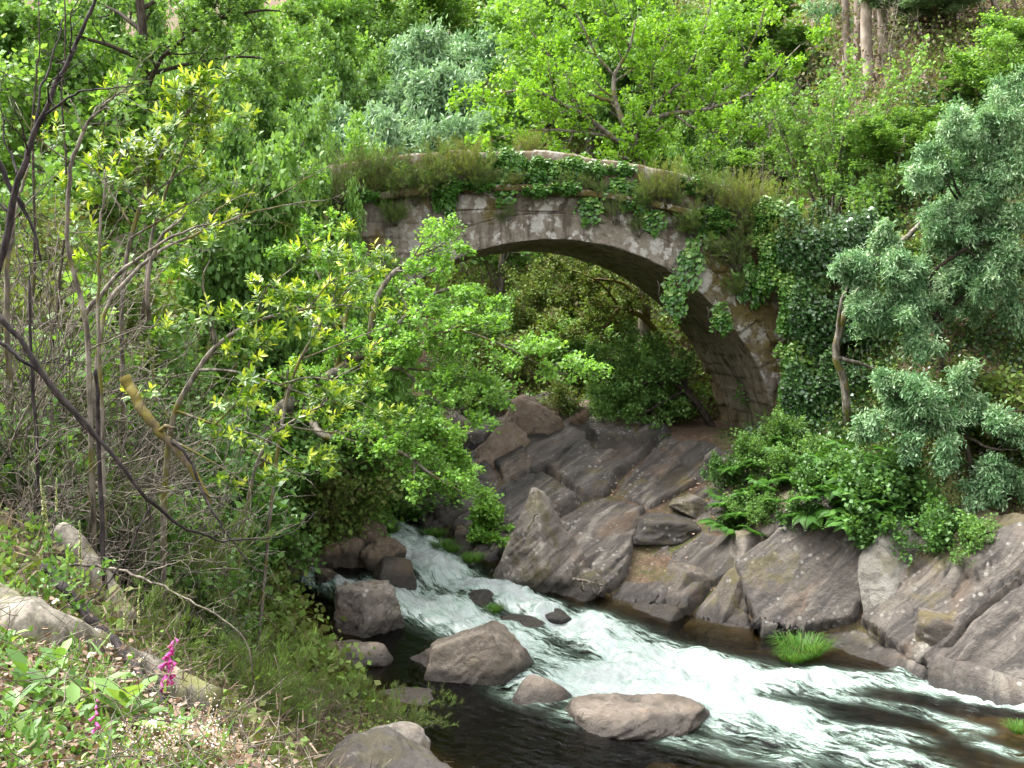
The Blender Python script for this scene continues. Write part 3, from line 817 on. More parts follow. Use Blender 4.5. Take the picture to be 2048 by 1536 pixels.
bridge = thing('stone_bridge', 'old single-arch stone bridge overgrown with ivy and heather above the rapids', 'bridge', (BO[0], BO[1], 2.0))
BL = np.array([BO[0], BO[1], 2.0])
def gridfaces(a, b_):
    ii = (np.arange(a - 1)[:, None] * b_ + np.arange(b_ - 1)[None]).ravel()
    return np.stack([ii, ii + 1, ii + b_ + 1, ii + b_], 1)
def brickpat(a, b_, la, lb, seed):      # joints and per-block randoms of coursed stone, a along the course
    row = np.floor(b_ / lb)
    aa = a / la + .5 * (row % 2) + .4 * _h(row, row * 0, row * 0, seed)
    ca = np.floor(aa)
    fa, fb_ = np.abs(aa - ca - .5), np.abs(b_ / lb - row - .5)
    j = np.maximum(sstep(.5 - .022 / la, .5 - .004 / la, fa), sstep(.5 - .022 / lb, .5 - .004 / lb, fb_))
    return j, _h(ca, row, row * 0, seed + 1)
# underside of the barrel
na, nv = 420, 120
s = np.linspace(-1.6, pi * ARCR + 1.6, na); v = np.linspace(0, BW, nv)
S_, V_ = np.meshgrid(s, v, indexing='ij')
a = np.clip(S_ / ARCR, 0, pi)
low = np.maximum(-S_, 0) + np.maximum(S_ - pi * ARCR, 0)
jw = .07 * fbm(S_ * 1.6, V_ * 1.6, o=3, seed=70)
j, blk = brickpat(V_ + jw, S_ + jw, .78, .34, 71)
edge = sstep(0, .12, np.minimum(V_, BW - V_))
d = -.02 * j * edge + (.045 * (blk - .5) + .03 * fbm(S_ * 3, V_ * 3, o=5, seed=73)) * edge
Rr = ARCR - d
pts = BP(U0 - Rr * np.cos(a), V_, ARCZ + Rr * np.sin(a) - low) - BL
mo = .1 + .9 * fbm(S_ * .4, V_ * .4, o=3, seed=75) + .8 * sstep(2.2, 1.2, a) * 0
part('arch_barrel', make_mesh('arch_barrel', pts.reshape(-1, 3), gridfaces(na, nv), M_SOFF,
     {'joint': (j * .6 * edge * sstep(-.6, .1, fbm(S_ * .8, V_ * .8, o=3, seed=77))).ravel(), 'block': blk.ravel(), 'moss': mo.ravel(), 'lichen': np.zeros(na * nv)}, False), bridge)
# faces: near and far spandrel walls
def face(v0, sgn, nu, nz):
    u = np.concatenate([np.linspace(-10, U0 - ARCR - .02, int(nu * .2)), U0 - ARCR * np.cos(np.linspace(0, pi, int(nu * .6))), np.linspace(U0 + ARCR + .02, 10.5, int(nu * .2))])
    inn = np.abs(u - U0) < ARCR
    lowz = np.where(inn, ARCZ + np.sqrt(np.maximum(ARCR ** 2 - (u - U0) ** 2, 0)), .6)
    t = np.linspace(0, 1, nz)
    U, Tt = np.meshgrid(u, t, indexing='ij')
    Zz = lowz[:, None] * (1 - Tt) + (ztop(u) - .95)[:, None] * Tt
    rho = np.hypot(U - U0, Zz - ARCZ) - ARCR
    ang = np.arctan2(Zz - ARCZ, U0 - U) * ARCR
    ring = (rho < .62) & (Zz > ARCZ)
    j1, b1 = brickpat(rho * 0 + .31, ang, 5.0, .34, 81)
    j2, b2 = brickpat(U + .05 * fbm(U, Zz, seed=82), Zz + .05 * fbm(U, Zz, seed=83), .62, .36, 84)
    j = np.where(ring, j1, j2 * .8); j = np.maximum(j, sstep(.03, 0, np.abs(rho - .62)) * (Zz > ARCZ))
    blk = np.where(ring, b1, b2)
    d = -.022 * j + .06 * (blk - .5) + .05 * fbm(U * 1.1, Zz * 1.1, o=5, seed=85) + .06 * fbm(U * 4.5, Zz * 4.5, o=4, seed=86) + .02 * ring
    d = d * sstep(0, .05, rho + .02)
    pts = BP(U, v0 - sgn * d, Zz) - BL
    li = np.clip(.25 + .9 * np.exp(-((U - .4) / 3.2) ** 2) + .5 * np.exp(-(rho / .8) ** 2) * (Zz > 4.0), 0, 1)
    mo = .1 + .6 * fbm(U * .5, Zz * .5, o=3, seed=87) + .7 * sstep(2.0, 6.0, U) - .5 * np.exp(-(rho / .6) ** 2)
    return make_mesh('spandrel_wall', pts.reshape(-1, 3), gridfaces(len(u), nz), M_FACE,
                     {'joint': (j * .55 * sstep(-.25, .3, fbm(U * 1.3, Zz * 1.3, o=3, seed=88))).ravel(), 'block': blk.ravel(), 'moss': mo.ravel(), 'lichen': li.ravel()}, False)
part('spandrel_wall', face(0, 1, 560, 150), bridge)
part('spandrel_wall', face(BW, -1, 120, 30), bridge)
def beam(name, prof, mat, seed, amp=.055, u0=-10, u1=10.5, nu=520):
    """A stone course swept along the bridge; prof(u) gives its closed outline as (v, z) points."""
    u = np.linspace(u0, u1, nu)
    pr = np.array([prof(x) for x in u])                      # nu, k, 2
    k = pr.shape[1]; sub = 4
    w = np.arange(sub) / sub
    nx_ = np.roll(pr, -1, axis=1)
    pr = (pr[:, :, None, :] * (1 - w)[None, None, :, None] + nx_[:, :, None, :] * w[None, None, :, None]).reshape(nu, k * sub, 2)
    cen = pr.mean(1, keepdims=True)
    U = np.repeat(u[:, None], k * sub, 1)
    ju, bu = brickpat(U, U * 0 + .3, .85, 9.0, seed)
    dd = nrm(pr - cen) * (amp * fbm(U * 1.5, pr[..., 1] * 2, pr[..., 0] * 2, 4, seed) + amp * .7 * (bu - .5) - .02 * ju)[..., None]
    pr = pr + dd
    pts = BP(U, pr[..., 0], pr[..., 1]) - BL
    K = k * sub
    i = np.arange(nu - 1)[:, None] * K; jx = np.arange(K)[None]
    q = np.stack([i + jx, i + (jx + 1) % K, i + K + (jx + 1) % K, i + K + jx], -1).reshape(-1, 4)
    caps = np.array([np.arange(K)[::-1], (nu - 1) * K + np.arange(K)])
    mo = (.9 if name == 'cornice' else .55) + .7 * fbm(U * .6, pr[..., 1], o=3, seed=seed + 2)
    return make_mesh(name, pts.reshape(-1, 3), [q, caps], mat, {'joint': (ju * .6).ravel(), 'block': bu.ravel(), 'moss': mo.ravel(), 'lichen': (.6 + 0 * U).ravel()}, False)
part('parapet', beam('parapet', lambda u: [(.02, ztop(u) - .80), (.02, ztop(u) - .02), (.08, ztop(u) + .03), (.36, ztop(u) + .03), (.40, ztop(u) - .8)], M_TOP, 91), bridge)
part('parapet', beam('parapet', lambda u: [(BW - .4, ztop(u) - .80), (BW - .36, ztop(u) + .03), (BW - .02, ztop(u) + .03), (BW - .02, ztop(u) - .8)], M_TOP, 93, nu=120), bridge)
part('cornice', beam('cornice', lambda u: [(-.20, ztop(u) - .97), (-.22, ztop(u) - .83), (.10, ztop(u) - .803), (.10, ztop(u) - .97)], M_FACE, 95), bridge)
part('roadway', beam('roadway', lambda u: [(.12, ztop(u) - 1.3), (.12, ztop(u) - .9), (BW - .1, ztop(u) - .9), (BW - .1, ztop(u) - 1.3)], M_TOP, 97, nu=80), bridge)
def onface(px, py, off=0.0):            # on the bridge's near face (off metres in front of it)
    r = ray(px, py); n = np.array([BV[0], BV[1], 0.0])
    t = ((np.array([BO[0], BO[1], 0]) - n * off - np.array([0, 0, 0.0])) @ n) / (r @ n)
    return np.array([0, 0, CAMZ]) + r * t
# ------------------------------------------------------------------ foliage and bark
L_OAK = mat_leaf('young_oak_leaf', [(0, (.095, .215, .018)), (.5, (.165, .345, .028)), (1, (.29, .49, .06))], .45)
L_ALDER = mat_leaf('alder_leaf', [(0, (.09, .20, .032)), (.5, (.165, .345, .056)), (1, (.28, .48, .10))], .42)
L_LAUREL = mat_leaf('laurel_leaf', [(0, (.035, .10, .014)), (.35, (.105, .22, .022)), (.65, (.26, .38, .032)), (1, (.46, .54, .07))], .35, .35, .5)
L_ACACIA = mat_leaf('acacia_frond', [(0, (.06, .145, .058)), (.5, (.15, .28, .125)), (1, (.42, .53, .34))], .3, .5, .3, (1.0, 1.1, .7))
L_PALE = mat_leaf('pale_acacia_frond', [(0, (.11, .20, .10)), (.5, (.20, .32, .17)), (1, (.34, .45, .29))], .3, .5, .3, (1.0, 1.1, .7))
L_WOOD = mat_leaf('woodland_leaf', [(0, (.055, .13, .026)), (.5, (.118, .235, .055)), (1, (.22, .365, .115))], .4, .5, .25)
L_DEEP = mat_leaf('deep_green_leaf', [(0, (.04, .10, .024)), (.5, (.075, .17, .038)), (1, (.13, .26, .065))], .35)
L_BIRCH = mat_leaf('birch_leaf', [(0, (.085, .19, .035)), (.5, (.15, .295, .055)), (1, (.24, .40, .11))], .45)
L_IVY = mat_leaf('ivy_leaf', [(0, (.025, .085, .014)), (.5, (.06, .165, .024)), (.85, (.13, .275, .045)), (1, (.25, .38, .10))], .2, .32, .5)
L_DIVY = mat_leaf('dark_ivy_leaf', [(0, (.018, .05, .014)), (.6, (.038, .095, .024)), (1, (.09, .175, .05))], .2, .32, .55)
L_HEATH = mat_leaf('heather_sprig', [(0, (.085, .075, .042)), (.35, (.095, .125, .036)), (.7, (.115, .20, .038)), (1, (.18, .28, .06))], .25, .7, .1)
L_RUST = mat_leaf('rusty_heather_sprig', [(0, (.10, .08, .04)), (.4, (.13, .16, .035)), (.75, (.15, .225, .035)), (1, (.27, .20, .055))], .25, .7, .1)
L_GRASS = mat_leaf('grass_blade', [(0, (.10, .09, .035)), (.2, (.035, .10, .014)), (.7, (.06, .165, .020)), (1, (.11, .22, .04))], .35, .5, .2)
L_DRY = mat_leaf('dry_grass_blade', [(0, (.10, .07, .05)), (.6, (.17, .125, .09)), (1, (.26, .205, .15))], .25, .7, .1, (1, 1, .9))
L_FERN = mat_leaf('fern_frond', [(0, (.03, .095, .010)), (.6, (.05, .15, .014)), (1, (.085, .205, .025))], .35)
L_SCRUB = mat_leaf('scrub_leaf', [(0, (.11, .085, .05)), (.35, (.115, .14, .04)), (.7, (.125, .21, .045)), (1, (.22, .32, .09))], .3, .65, .12)
L_BROWN = mat_leaf('brown_scrub', [(0, (.085, .055, .038)), (.6, (.13, .092, .066)), (.85, (.09, .10, .035)), (1, (.15, .11, .08))], .2)
L_LITTER = mat_leaf('leaf_litter', [(0, (.09, .05, .03)), (.5, (.20, .13, .085)), (1, (.42, .30, .22))], .1, .6)
B_GREY = mat_bark('grey_bark', (.05, .042, .033), (.22, .195, .16), (.10, .092, .02), .3)
B_MOSS = mat_bark('mossy_bark', (.05, .038, .026), (.12, .095, .065), (.115, .095, .020), .6)
B_DARK = mat_bark('dark_bark', (.022, .017, .013), (.07, .055, .042), (.06, .06, .015), .15)
B_TWIG = mat_bark('dry_twig', (.05, .042, .034), (.21, .18, .145), (.075, .08, .03), .25)
B_BURNT = mat_bark('charred_bark', (.011, .009, .009), (.052, .042, .042), None, scale=20)
B_PALE = mat_bark('eucalyptus_bark', (.15, .115, .088), (.33, .27, .22), None, scale=5)
B_LOG = mat_bark('weathered_log', (.07, .062, .048), (.24, .215, .175), (.13, .13, .05), .35, scale=10)

# ------------------------------------------------------------------ kinds of tree
def tree_meshes(seed, S, k, H, leafspec, lean=(0, 0), r0=None):
    """trunk and crown meshes of a tree about H high, standing at the origin"""
    R = np.random.RandomState(seed)
    out, tips = [], []
    d = nrm(np.array([lean[0], lean[1], 1.0]))
    grow(R, np.array([0, 0, -.15]), d, H * S['h0'], r0 or H * .022, 0, S, out, tips)
    tv, tf = tubes(out, k)
    lv, lf, la = tipleaves(R, tips, **leafspec)
    return (tv, tf), (lv, lf, la)
def tree_kind(name, cat, seed, S, H, leafspec, bark, leafm, k=5, **kw):
    root = thing(name, cat, cat, (0, 0, 0))
    t, c = tree_meshes(seed, S, k, H, leafspec, **kw)
    part('trunk', make_mesh('trunk', t[0], t[1], bark, None, True), root)
    part('crown', make_mesh('crown', c[0], c[1], leafm, {'rnd': c[2]}), root)
    K = Kind(root); K.H = float(c[0][:, 2].max()); K.W = float(np.percentile(np.abs(c[0][:, :2]), 96) * 2)
    return K
S_OAK = dict(h0=.5, seg=[6, 6, 5, 4], n=[0, 7, 7, 6], t0=[0, .4, .25, .2], ang=[0, .95, .85, .8], len=[1, .95, .55, .45], rr=[1, .55, .5, .5],
             wob=[.07, .16, .2, .2], trop=[.02, .05, .04, .03], taper=[.55, .35, .3, .4], shrink=.35, rmin=.006)
S_ROUND = dict(h0=.55, seg=[6, 5, 4, 3], n=[0, 12, 8, 6], t0=[0, .3, .2, .15], ang=[0, 1.0, .9, .9], len=[1, .72, .5, .42], rr=[1, .45, .5, .5],
               wob=[.05, .12, .16, .15], trop=[.02, .06, .03, .0], taper=[.3, .3, .3, .5], shrink=.45, rmin=.008)
S_TALL = dict(h0=.88, seg=[8, 5, 4, 3], n=[0, 22, 6, 5], t0=[0, .22, .25, .2], ang=[0, .8, .8, .8], len=[1, .42, .5, .5], rr=[1, .38, .5, .5],
              wob=[.03, .10, .14, .14], trop=[.02, .06, .03, .0], taper=[.15, .3, .3, .5], shrink=.6, rmin=.006)
S_BIRCH = dict(h0=.25, seg=[4, 8, 5, 4], n=[0, 9, 15, 6], t0=[0, .5, .15, .2], ang=[0, .42, .5, .6], len=[1, 3.0, .30, .5], rr=[1, .5, .35, .5],
               wob=[.05, .05, .1, .12], trop=[.02, .05, .04, .02], taper=[.7, .15, .3, .4], shrink=.35, rmin=.004)
S_ACA = dict(h0=.5, seg=[6, 6, 5, 4], n=[0, 9, 9, 7], t0=[0, .3, .3, .25], ang=[0, .9, .8, .8], len=[1, .8, .42, .40], rr=[1, .5, .5, .5],
             wob=[.08, .14, .16, .2], trop=[.02, .04, .0, -.06], taper=[.4, .3, .3, .4], shrink=.4, rmin=.006)

K_ROUND = tree_kind('broadleaf_tree', 'tree', 101, S_ROUND, 8, dict(per=44, size=.135, jit=.12, flat=.7), B_GREY, L_WOOD, 4)
K_ROUND2 = tree_kind('broadleaf_tree', 'tree', 102, S_ROUND, 8, dict(per=44, size=.13, jit=.13, flat=.7), B_GREY, L_BIRCH, 4)
K_DEEP = tree_kind('broadleaf_tree', 'tree', 103, S_ROUND, 8, dict(per=44, size=.135, jit=.12, flat=.7), B_DARK, L_DEEP, 4)
K_TALL = tree_kind('slender_tree', 'tree', 104, S_TALL, 9, dict(per=16, size=.19, jit=.08), B_GREY, L_WOOD, 4)
K_ACAF = tree_kind('acacia_tree', 'tree', 105, S_ACA, 8, dict(per=60, size=.20, tmpl='long', spread=.9, up=-.1, jit=.14, flat=.7, clumpy=.65), B_GREY, L_PALE, 4)
K_ACAF2 = tree_kind('acacia_tree', 'tree', 106, S_ACA, 8, dict(per=60, size=.20, tmpl='long', spread=.9, up=-.1, jit=.14, flat=.7, clumpy=.65), B_DARK, L_ACACIA, 4)
K_BIRCH = tree_kind('birch_tree', 'tree', 108, S_BIRCH, 8, dict(per=15, size=.11, jit=.06, flat=.5), B_GREY, L_BIRCH, 5)

def plant_tree(K, px, d, top, w, label, rz=0.0, group=None, tilt=(0, 0), sink=.1):
    """a tree rooted in the ground below column px at distance d, as tall as the row top asks, w metres across"""
    b = on(px, d, -sink)
    hgt = max(P(px, top, d)[2] - b[2], 1.0)
    s = hgt / K.H
    return K.put(label, b, rz, (w / K.W, w / K.W, s), group, tilt)
HILL = 'trees on the far slope'
for K, px, d, top, w, label, rz in [
    (K_ACAF, 835, 56, 35, 6.6, 'pale grey-green feathery acacia, upper of the two pale ones beyond the bridge', 0),
    (K_ACAF, 925, 46, 112, 5.6, 'pale grey-green feathery acacia, lower of the two pale ones just above the bridge', 2.1),
    (K_ACAF, 705, 40, 175, 4.6, 'small pale acacia in the gap left of the bridge crown', 4.0),
    (K_ACAF2, 985, 64, -60, 8.0, 'darker blue-green acacia at the top edge right of the pale ones', 1.0),
    (K_ROUND, 640, 52, 20, 7.0, 'rounded mid-green tree at the top left of the pale acacias', .5),
    (K_ROUND2, 690, 62, -60, 8.0, 'bright yellow-green tree at the top edge left of the pale acacias', 1.5),
    (K_ROUND, 560, 44, 70, 6.0, 'mid-green tree behind the bare-limbed oak on the left', 2.5),
    (K_ROUND, 780, 74, -80, 9.0, 'mid-green tree highest up the slope above the pale acacias', 3.5),
    (K_ROUND2, 890, 76, -90, 9.0, 'light olive tree high on the slope between the pale and dark acacias', 4.5),
    (K_ROUND, 1080, 58, -90, 8.0, 'mid-green tree behind the left side of the big oak', 5.5),
    (K_ROUND2, 1180, 54, -110, 8.0, 'yellow-green tree at the top edge behind the big oak', .9),
    (K_ROUND, 1300, 50, -90, 7.5, 'mid-green tree at the top edge behind the right half of the big oak', 1.9),
    (K_ROUND2, 1420, 47, -60, 6.5, 'light green tree at the top edge right of the big oak', 2.9),
    (K_TALL, 1540, 44, -30, 4.5, 'slender green tree left of the eucalyptus trunks', 3.9),
    (K_TALL, 1000, 40, 170, 3.6, 'slender green tree behind the ivy on the bridge parapet', .3),
    (K_ROUND, 600, 34, 235, 4.6, 'leafy green tree left behind the bridge end', 4.9),
    (K_ROUND2, 745, 33, 215, 3.4, 'light green bushy tree just behind the left end of the parapet', 5.9),
    (K_ROUND, 500, 30, 120, 4.6, 'mid-green leafy tree between the laurel thicket and the bridge', .2),
    (K_ROUND, 400, 38, -30, 6.5, 'tall mid-green tree behind the laurel sapling', 1.2),
    (K_ROUND, 250, 34, -60, 6.0, 'tall mid-green tree left of the bare-limbed oak', 2.2),
    (K_DEEP, 120, 30, -40, 5.5, 'dark green tree behind the charred saplings on the left', 3.2),
    (K_ROUND, 20, 26, -40, 5.0, 'mid-green tree at the left edge of the picture', 4.2),
    (K_ROUND, 1460, 39, 150, 4.6, 'leafy green tree behind the right end of the parapet', .6),
    (K_ROUND, 1380, 34, 215, 3.6, 'low green tree behind the parapet right of the oak trunk', 1.6),
    (K_ROUND2, 1560, 37, 265, 3.4, 'low pale green tree beside the slender birch', 2.6),
    (K_ROUND, 330, 46, -70, 6.5, 'mid-green tree closing the gap beside the bare-limbed oak', 2.0), (K_ROUND2, 480, 52, -70, 7.0, 'light green tree at the top edge left of centre', 3.0)]:
    plant_tree(K, px, d, top, w, label, rz, HILL)
for K, px, d, top, w, label, rz in [
    (K_ROUND2, 560, 21.5, 255, 3.6, 'leafy light green tree over the left abutment', 1.3), (K_ROUND, 655, 23.2, 300, 2.6, 'leafy green tree that hides the left end of the parapet', 2.3),
    (K_ROUND, 600, 22.2, 520, 2.6, 'shaded leafy tree in front of the left springing', 3.3), (K_ROUND, 480, 21.5, 200, 4.2, 'tall leafy tree left of the bridge', 4.3), (K_ROUND2, 720, 23.9, 345, 1.8, 'narrow light tree against the left end of the bridge', .3)]:
    plant_tree(K, px, d, top, w, label, rz, 'trees at the left end of the bridge')
for K, px, base_py, top, w, label, rz in [
    (K_ROUND2, 1785, 390, 205, 2.6, 'bright green sapling between the birch and the great acacia', 3.6), (K_ROUND, 1850, 420, 300, 2.4, 'green sapling half behind the great acacia', 4.6), (K_TALL, 1905, 230, 110, 1.3, 'thin bright green sapling on the bare brown slope', 5.6),
    (K_ROUND2, 2035, 270, 15, 2.8, 'light green tree at the upper right edge of the picture', 1.1), (K_ACAF, 1850, 70, -40, 3.4, 'pale acacia bush at the top of the bare brown slope', 2.0)]:
    plant_tree(K, px, G(px, base_py)[1], top, w, label, rz, HILL)
plant_tree(K_BIRCH, 1655, 29.5, 75, 3.6, 'airy slender birch with ivy on its trunk, right of the bridge', .4)
# under the arch, on the slope beyond
S_BUSH = dict(h0=.5, seg=[4, 4, 3], n=[0, 14, 8], t0=[0, .1, .15], ang=[0, .9, .8], len=[1, .9, .5], rr=[1, .55, .5], wob=[.1, .15, .15], trop=[0, .05, .02], taper=[.4, .35, .4], shrink=.3, rmin=.004)
K_BUSH = tree_kind('leafy_bush', 'bush', 111, S_BUSH, 2.2, dict(per=26, size=.11, jit=.08), B_TWIG, L_WOOD, 4, r0=.03)
K_BUSHB = tree_kind('leafy_bush', 'bush', 112, S_BUSH, 2.2, dict(per=26, size=.10, jit=.08), B_TWIG, L_SCRUB, 4, r0=.03)
K_BUSHY = tree_kind('leafy_bush', 'bush', 113, S_BUSH, 2.2, dict(per=24, size=.11, jit=.08), B_TWIG, L_BIRCH, 4, r0=.03)
K_BUSHD = tree_kind('leafy_bush', 'bush', 114, S_BUSH, 2.2, dict(per=28, size=.12, jit=.09), B_DARK, L_DEEP, 4, r0=.03)
S_BIG = dict(h0=.45, seg=[4, 5, 4, 3], n=[0, 13, 8, 6], t0=[0, .1, .15, .2], ang=[0, .85, .8, .8], len=[1, 1.0, .5, .45], rr=[1, .55, .5, .5], wob=[.08, .13, .16, .16], trop=[.02, .06, .03, .0], taper=[.4, .35, .35, .4], shrink=.3, rmin=.005)
BIG = {}
for K_, sd, m_, bk in ((K_BUSH, 115, L_WOOD, B_GREY), (K_BUSHB, 116, L_SCRUB, B_GREY), (K_BUSHY, 117, L_BIRCH, B_GREY), (K_BUSHD, 118, L_DEEP, B_DARK)):
    BIG[K_.root.name] = tree_kind('tall_bush', 'bush', sd, S_BIG, 4.6, dict(per=15, size=.115, jit=.09), bk, m_, 4, r0=.05)
def bush(K, px, d, s, label, rz=0.0, group=None, dz=0.0):
    if s > 1.55: K, s = BIG[K.root.name], s / 2.1
    return K.put(label, on(px, d, dz - .1), rz, s, group)
for K, px, d, s, lab, rz in [(K_BUSH, 1560, 27.6, 1.0, 'green bush at the road end behind the ivy', 0.3), (K_BUSHY, 1620, 27.8, 1.1, 'light bush at the road end left of the birch trunk', 1.3), (K_BUSHB, 1690, 27.0, 1.1, 'olive bush on the bank right of the birch trunk', 2.3), (K_BUSH, 1600, 26.6, .7, 'low green bush over the top of the ivy curtain', 3.3), (K_BUSHB, 1650, 26.4, .7, 'low olive bush over the dark ivy', 4.3), (K_BUSH, 1750, 27.5, 1.2, 'green bush between the birch and the acacia', 5.3)]:
    bush(K, px, d, s, lab, rz, 'bushes at the road end')
UA = 'bushes seen under the arch'
for K, px, d, s, label, rz in [
    (K_BUSHB, 1000, 33, 1.3, 'brownish thin bush high under the crown of the arch', 0),
    (K_BUSHB, 1080, 34, 1.5, 'brownish bush with pale leaf tips under the middle of the arch', 1),
    (K_BUSH, 1150, 32, 1.3, 'green bush under the arch above the rock roof', 2),
    (K_BUSHB, 1230, 33, 1.4, 'olive bush under the arch beside the curved mossy limb', 3),
    (K_BUSH, 1290, 31, 1.2, 'green bush under the arch below the curved mossy limb', 4),
    (K_BUSH, 1230, 28.8, .9, 'green bush spilling over the square rock under the arch', 5),
    (K_BUSH, 1330, 29.5, 1.1, 'green bush at the inner foot of the arch', 6),
    (K_BUSHY, 980, 30, 1.1, 'yellow-green bush behind the leafy branch under the arch', .5),
    (K_BUSH, 900, 31, 1.2, 'green bush upstream of the lichen-spotted rock', 1.5),
    (K_BUSH, 820, 29, 1.1, 'dark green bush beside the upstream water', 2.5),
    (K_BUSHD, 760, 30, 1.4, 'dark bush in the shade behind the leafy branch', 3.5),
    (K_BUSHB, 1130, 29.2, .8, 'dry brownish bush above the rock pillar under the arch', 4.5),
    (K_BUSHB, 1400, 33, 1.3, 'scrubby bush behind the inner pier', 5.5),
    (K_BUSHB, 1060, 37, 1.9, 'tall olive scrub farthest back under the arch', 2.2),
    (K_BUSHB, 1180, 37, 1.9, 'tall brownish scrub farthest back in the middle of the arch', 3.2),
    (K_BUSH, 950, 36, 1.9, 'tall green scrub farthest back at the left of the arch', 4.2),
    (K_BUSHB, 1290, 36, 1.8, 'tall olive scrub farthest back at the right of the arch', .7)]:
    bush(K, px, d, s, label, rz, UA)

# trees whose limbs are set out one by one
def limb_tree(name, label, cat, base, limbs, S, k, n, t0, ln, leafspec, bark, leafm, seed, caps=6, stem='trunk', crown='crown', group=None):
    R = np.random.RandomState(seed)
    out, tips = [], []
    base = np.array(base, float)
    for pts, r0, r1 in limbs:
        pts, _ = resamp([np.array(p) for p in pts], max(8, 5 * len(pts)))
        pts = pts - base
        pts = pts + np.stack([.03 * fbm(np.arange(len(pts)) * .5, 0, i + seed, 3) for i in range(3)], 1) * min(1, 10 * r0 + .3)
        rad = np.linspace(r0, r1, len(pts)) * (1 + .12 * fbm(np.arange(len(pts)) * .7, seed, 0, 3))
        out.append((pts, rad))
    base_l = list(out)
    if n:
        for (pts, rad), (_, r0, r1) in zip(base_l, limbs):
            L = np.linalg.norm(np.diff(pts, axis=0), axis=1).sum()
            m = max(2, int(n * L))
            sprout(R, pts, nrm(np.gradient(pts, axis=0)), rad, L, 0, S, out, tips, n=m, t0=t0, ln=ln)
    root = thing(name, label, cat, base, 0, group)
    tv, tf = tubes(out, caps)
    part(stem, make_mesh(stem, tv, tf, bark, None, True), root)
    if leafspec and tips:
        lv, lf, la = tipleaves(R, tips, **leafspec)
        part(crown, make_mesh(crown, lv, lf, leafm, {'rnd': la}), root)
    return root
S_SPRAY = dict(seg=[5, 4, 3], n=[0, 6, 5], t0=[0, .2, .2], ang=[.9, .75, .8], len=[1, .5, .5], rr=[.5, .5, .5], wob=[.14, .18, .18], trop=[.03, .03, .01], taper=[.35, .35, .4], shrink=.3, rmin=.004)
# the oak growing behind the bridge
D = 31.5
o = lambda px, py, dd=0.0: P(px, py, D + dd)
base = on(1290, D, -.2)
limb_tree('oak_tree', 'big spreading yellow-green oak with bare winding limbs behind the bridge crown', 'tree', base,
    [([base, o(1285, 340), o(1262, 300), o(1258, 282)], .20, .13),
     ([o(1262, 300), o(1225, 275, -.4), o(1180, 240, -.9), o(1120, 205, -1.2), o(1060, 175, -1.5), o(985, 190, -1.6)], .11, .025),
     ([o(1258, 282), o(1245, 235), o(1228, 205, .3), o(1225, 150, .5), o(1262, 95, .8), o(1270, 40, 1)], .10, .03),
     ([o(1228, 205, .3), o(1180, 190), o(1140, 165, -.4), o(1095, 110, -.5), o(1060, 60, -.6)], .06, .02),
     ([o(1258, 282), o(1285, 245, .3), o(1312, 205, .6), o(1298, 150, .8), o(1330, 90, 1), o(1350, 20, 1.2)], .10, .03),
     ([o(1285, 245, .3), o(1340, 225, .2), o(1420, 220, 0), o(1500, 190, -.3), o(1545, 150, -.5), o(1600, 90, -.7)], .08, .02),
     ([o(1420, 220, 0), o(1470, 150, .3), o(1510, 80, .5), o(1530, 10, .6)], .05, .02),
     ([o(1225, 150, .5), o(1185, 100, .4), o(1160, 40, .3), o(1120, -20, .3)], .05, .02),
     ([o(1225, 275, -.4), o(1160, 262, -1.0), o(1080, 258, -1.4), o(1000, 275, -1.5)], .05, .015),
     ([o(1312, 205, .6), o(1370, 160, 1), o(1400, 90, 1.3), o(1420, 10, 1.5)], .06, .02),
     ([o(1262, 95, .8), o(1210, 40, 1.0), o(1200, -40, 1.0)], .04, .02), ([o(1350, 20, 1.2), o(1340, -40, 1)], .03, .02),
     ([o(1340, 225, .2), o(1400, 265, -.2), o(1480, 262, -.5), o(1540, 240, -.7)], .04, .015)],
    S_SPRAY, 5, 2.1, .2, 1.35, dict(per=8, size=.12, jit=.06, flat=.7, up=.25, clumpy=.6), B_GREY, L_OAK, 201)
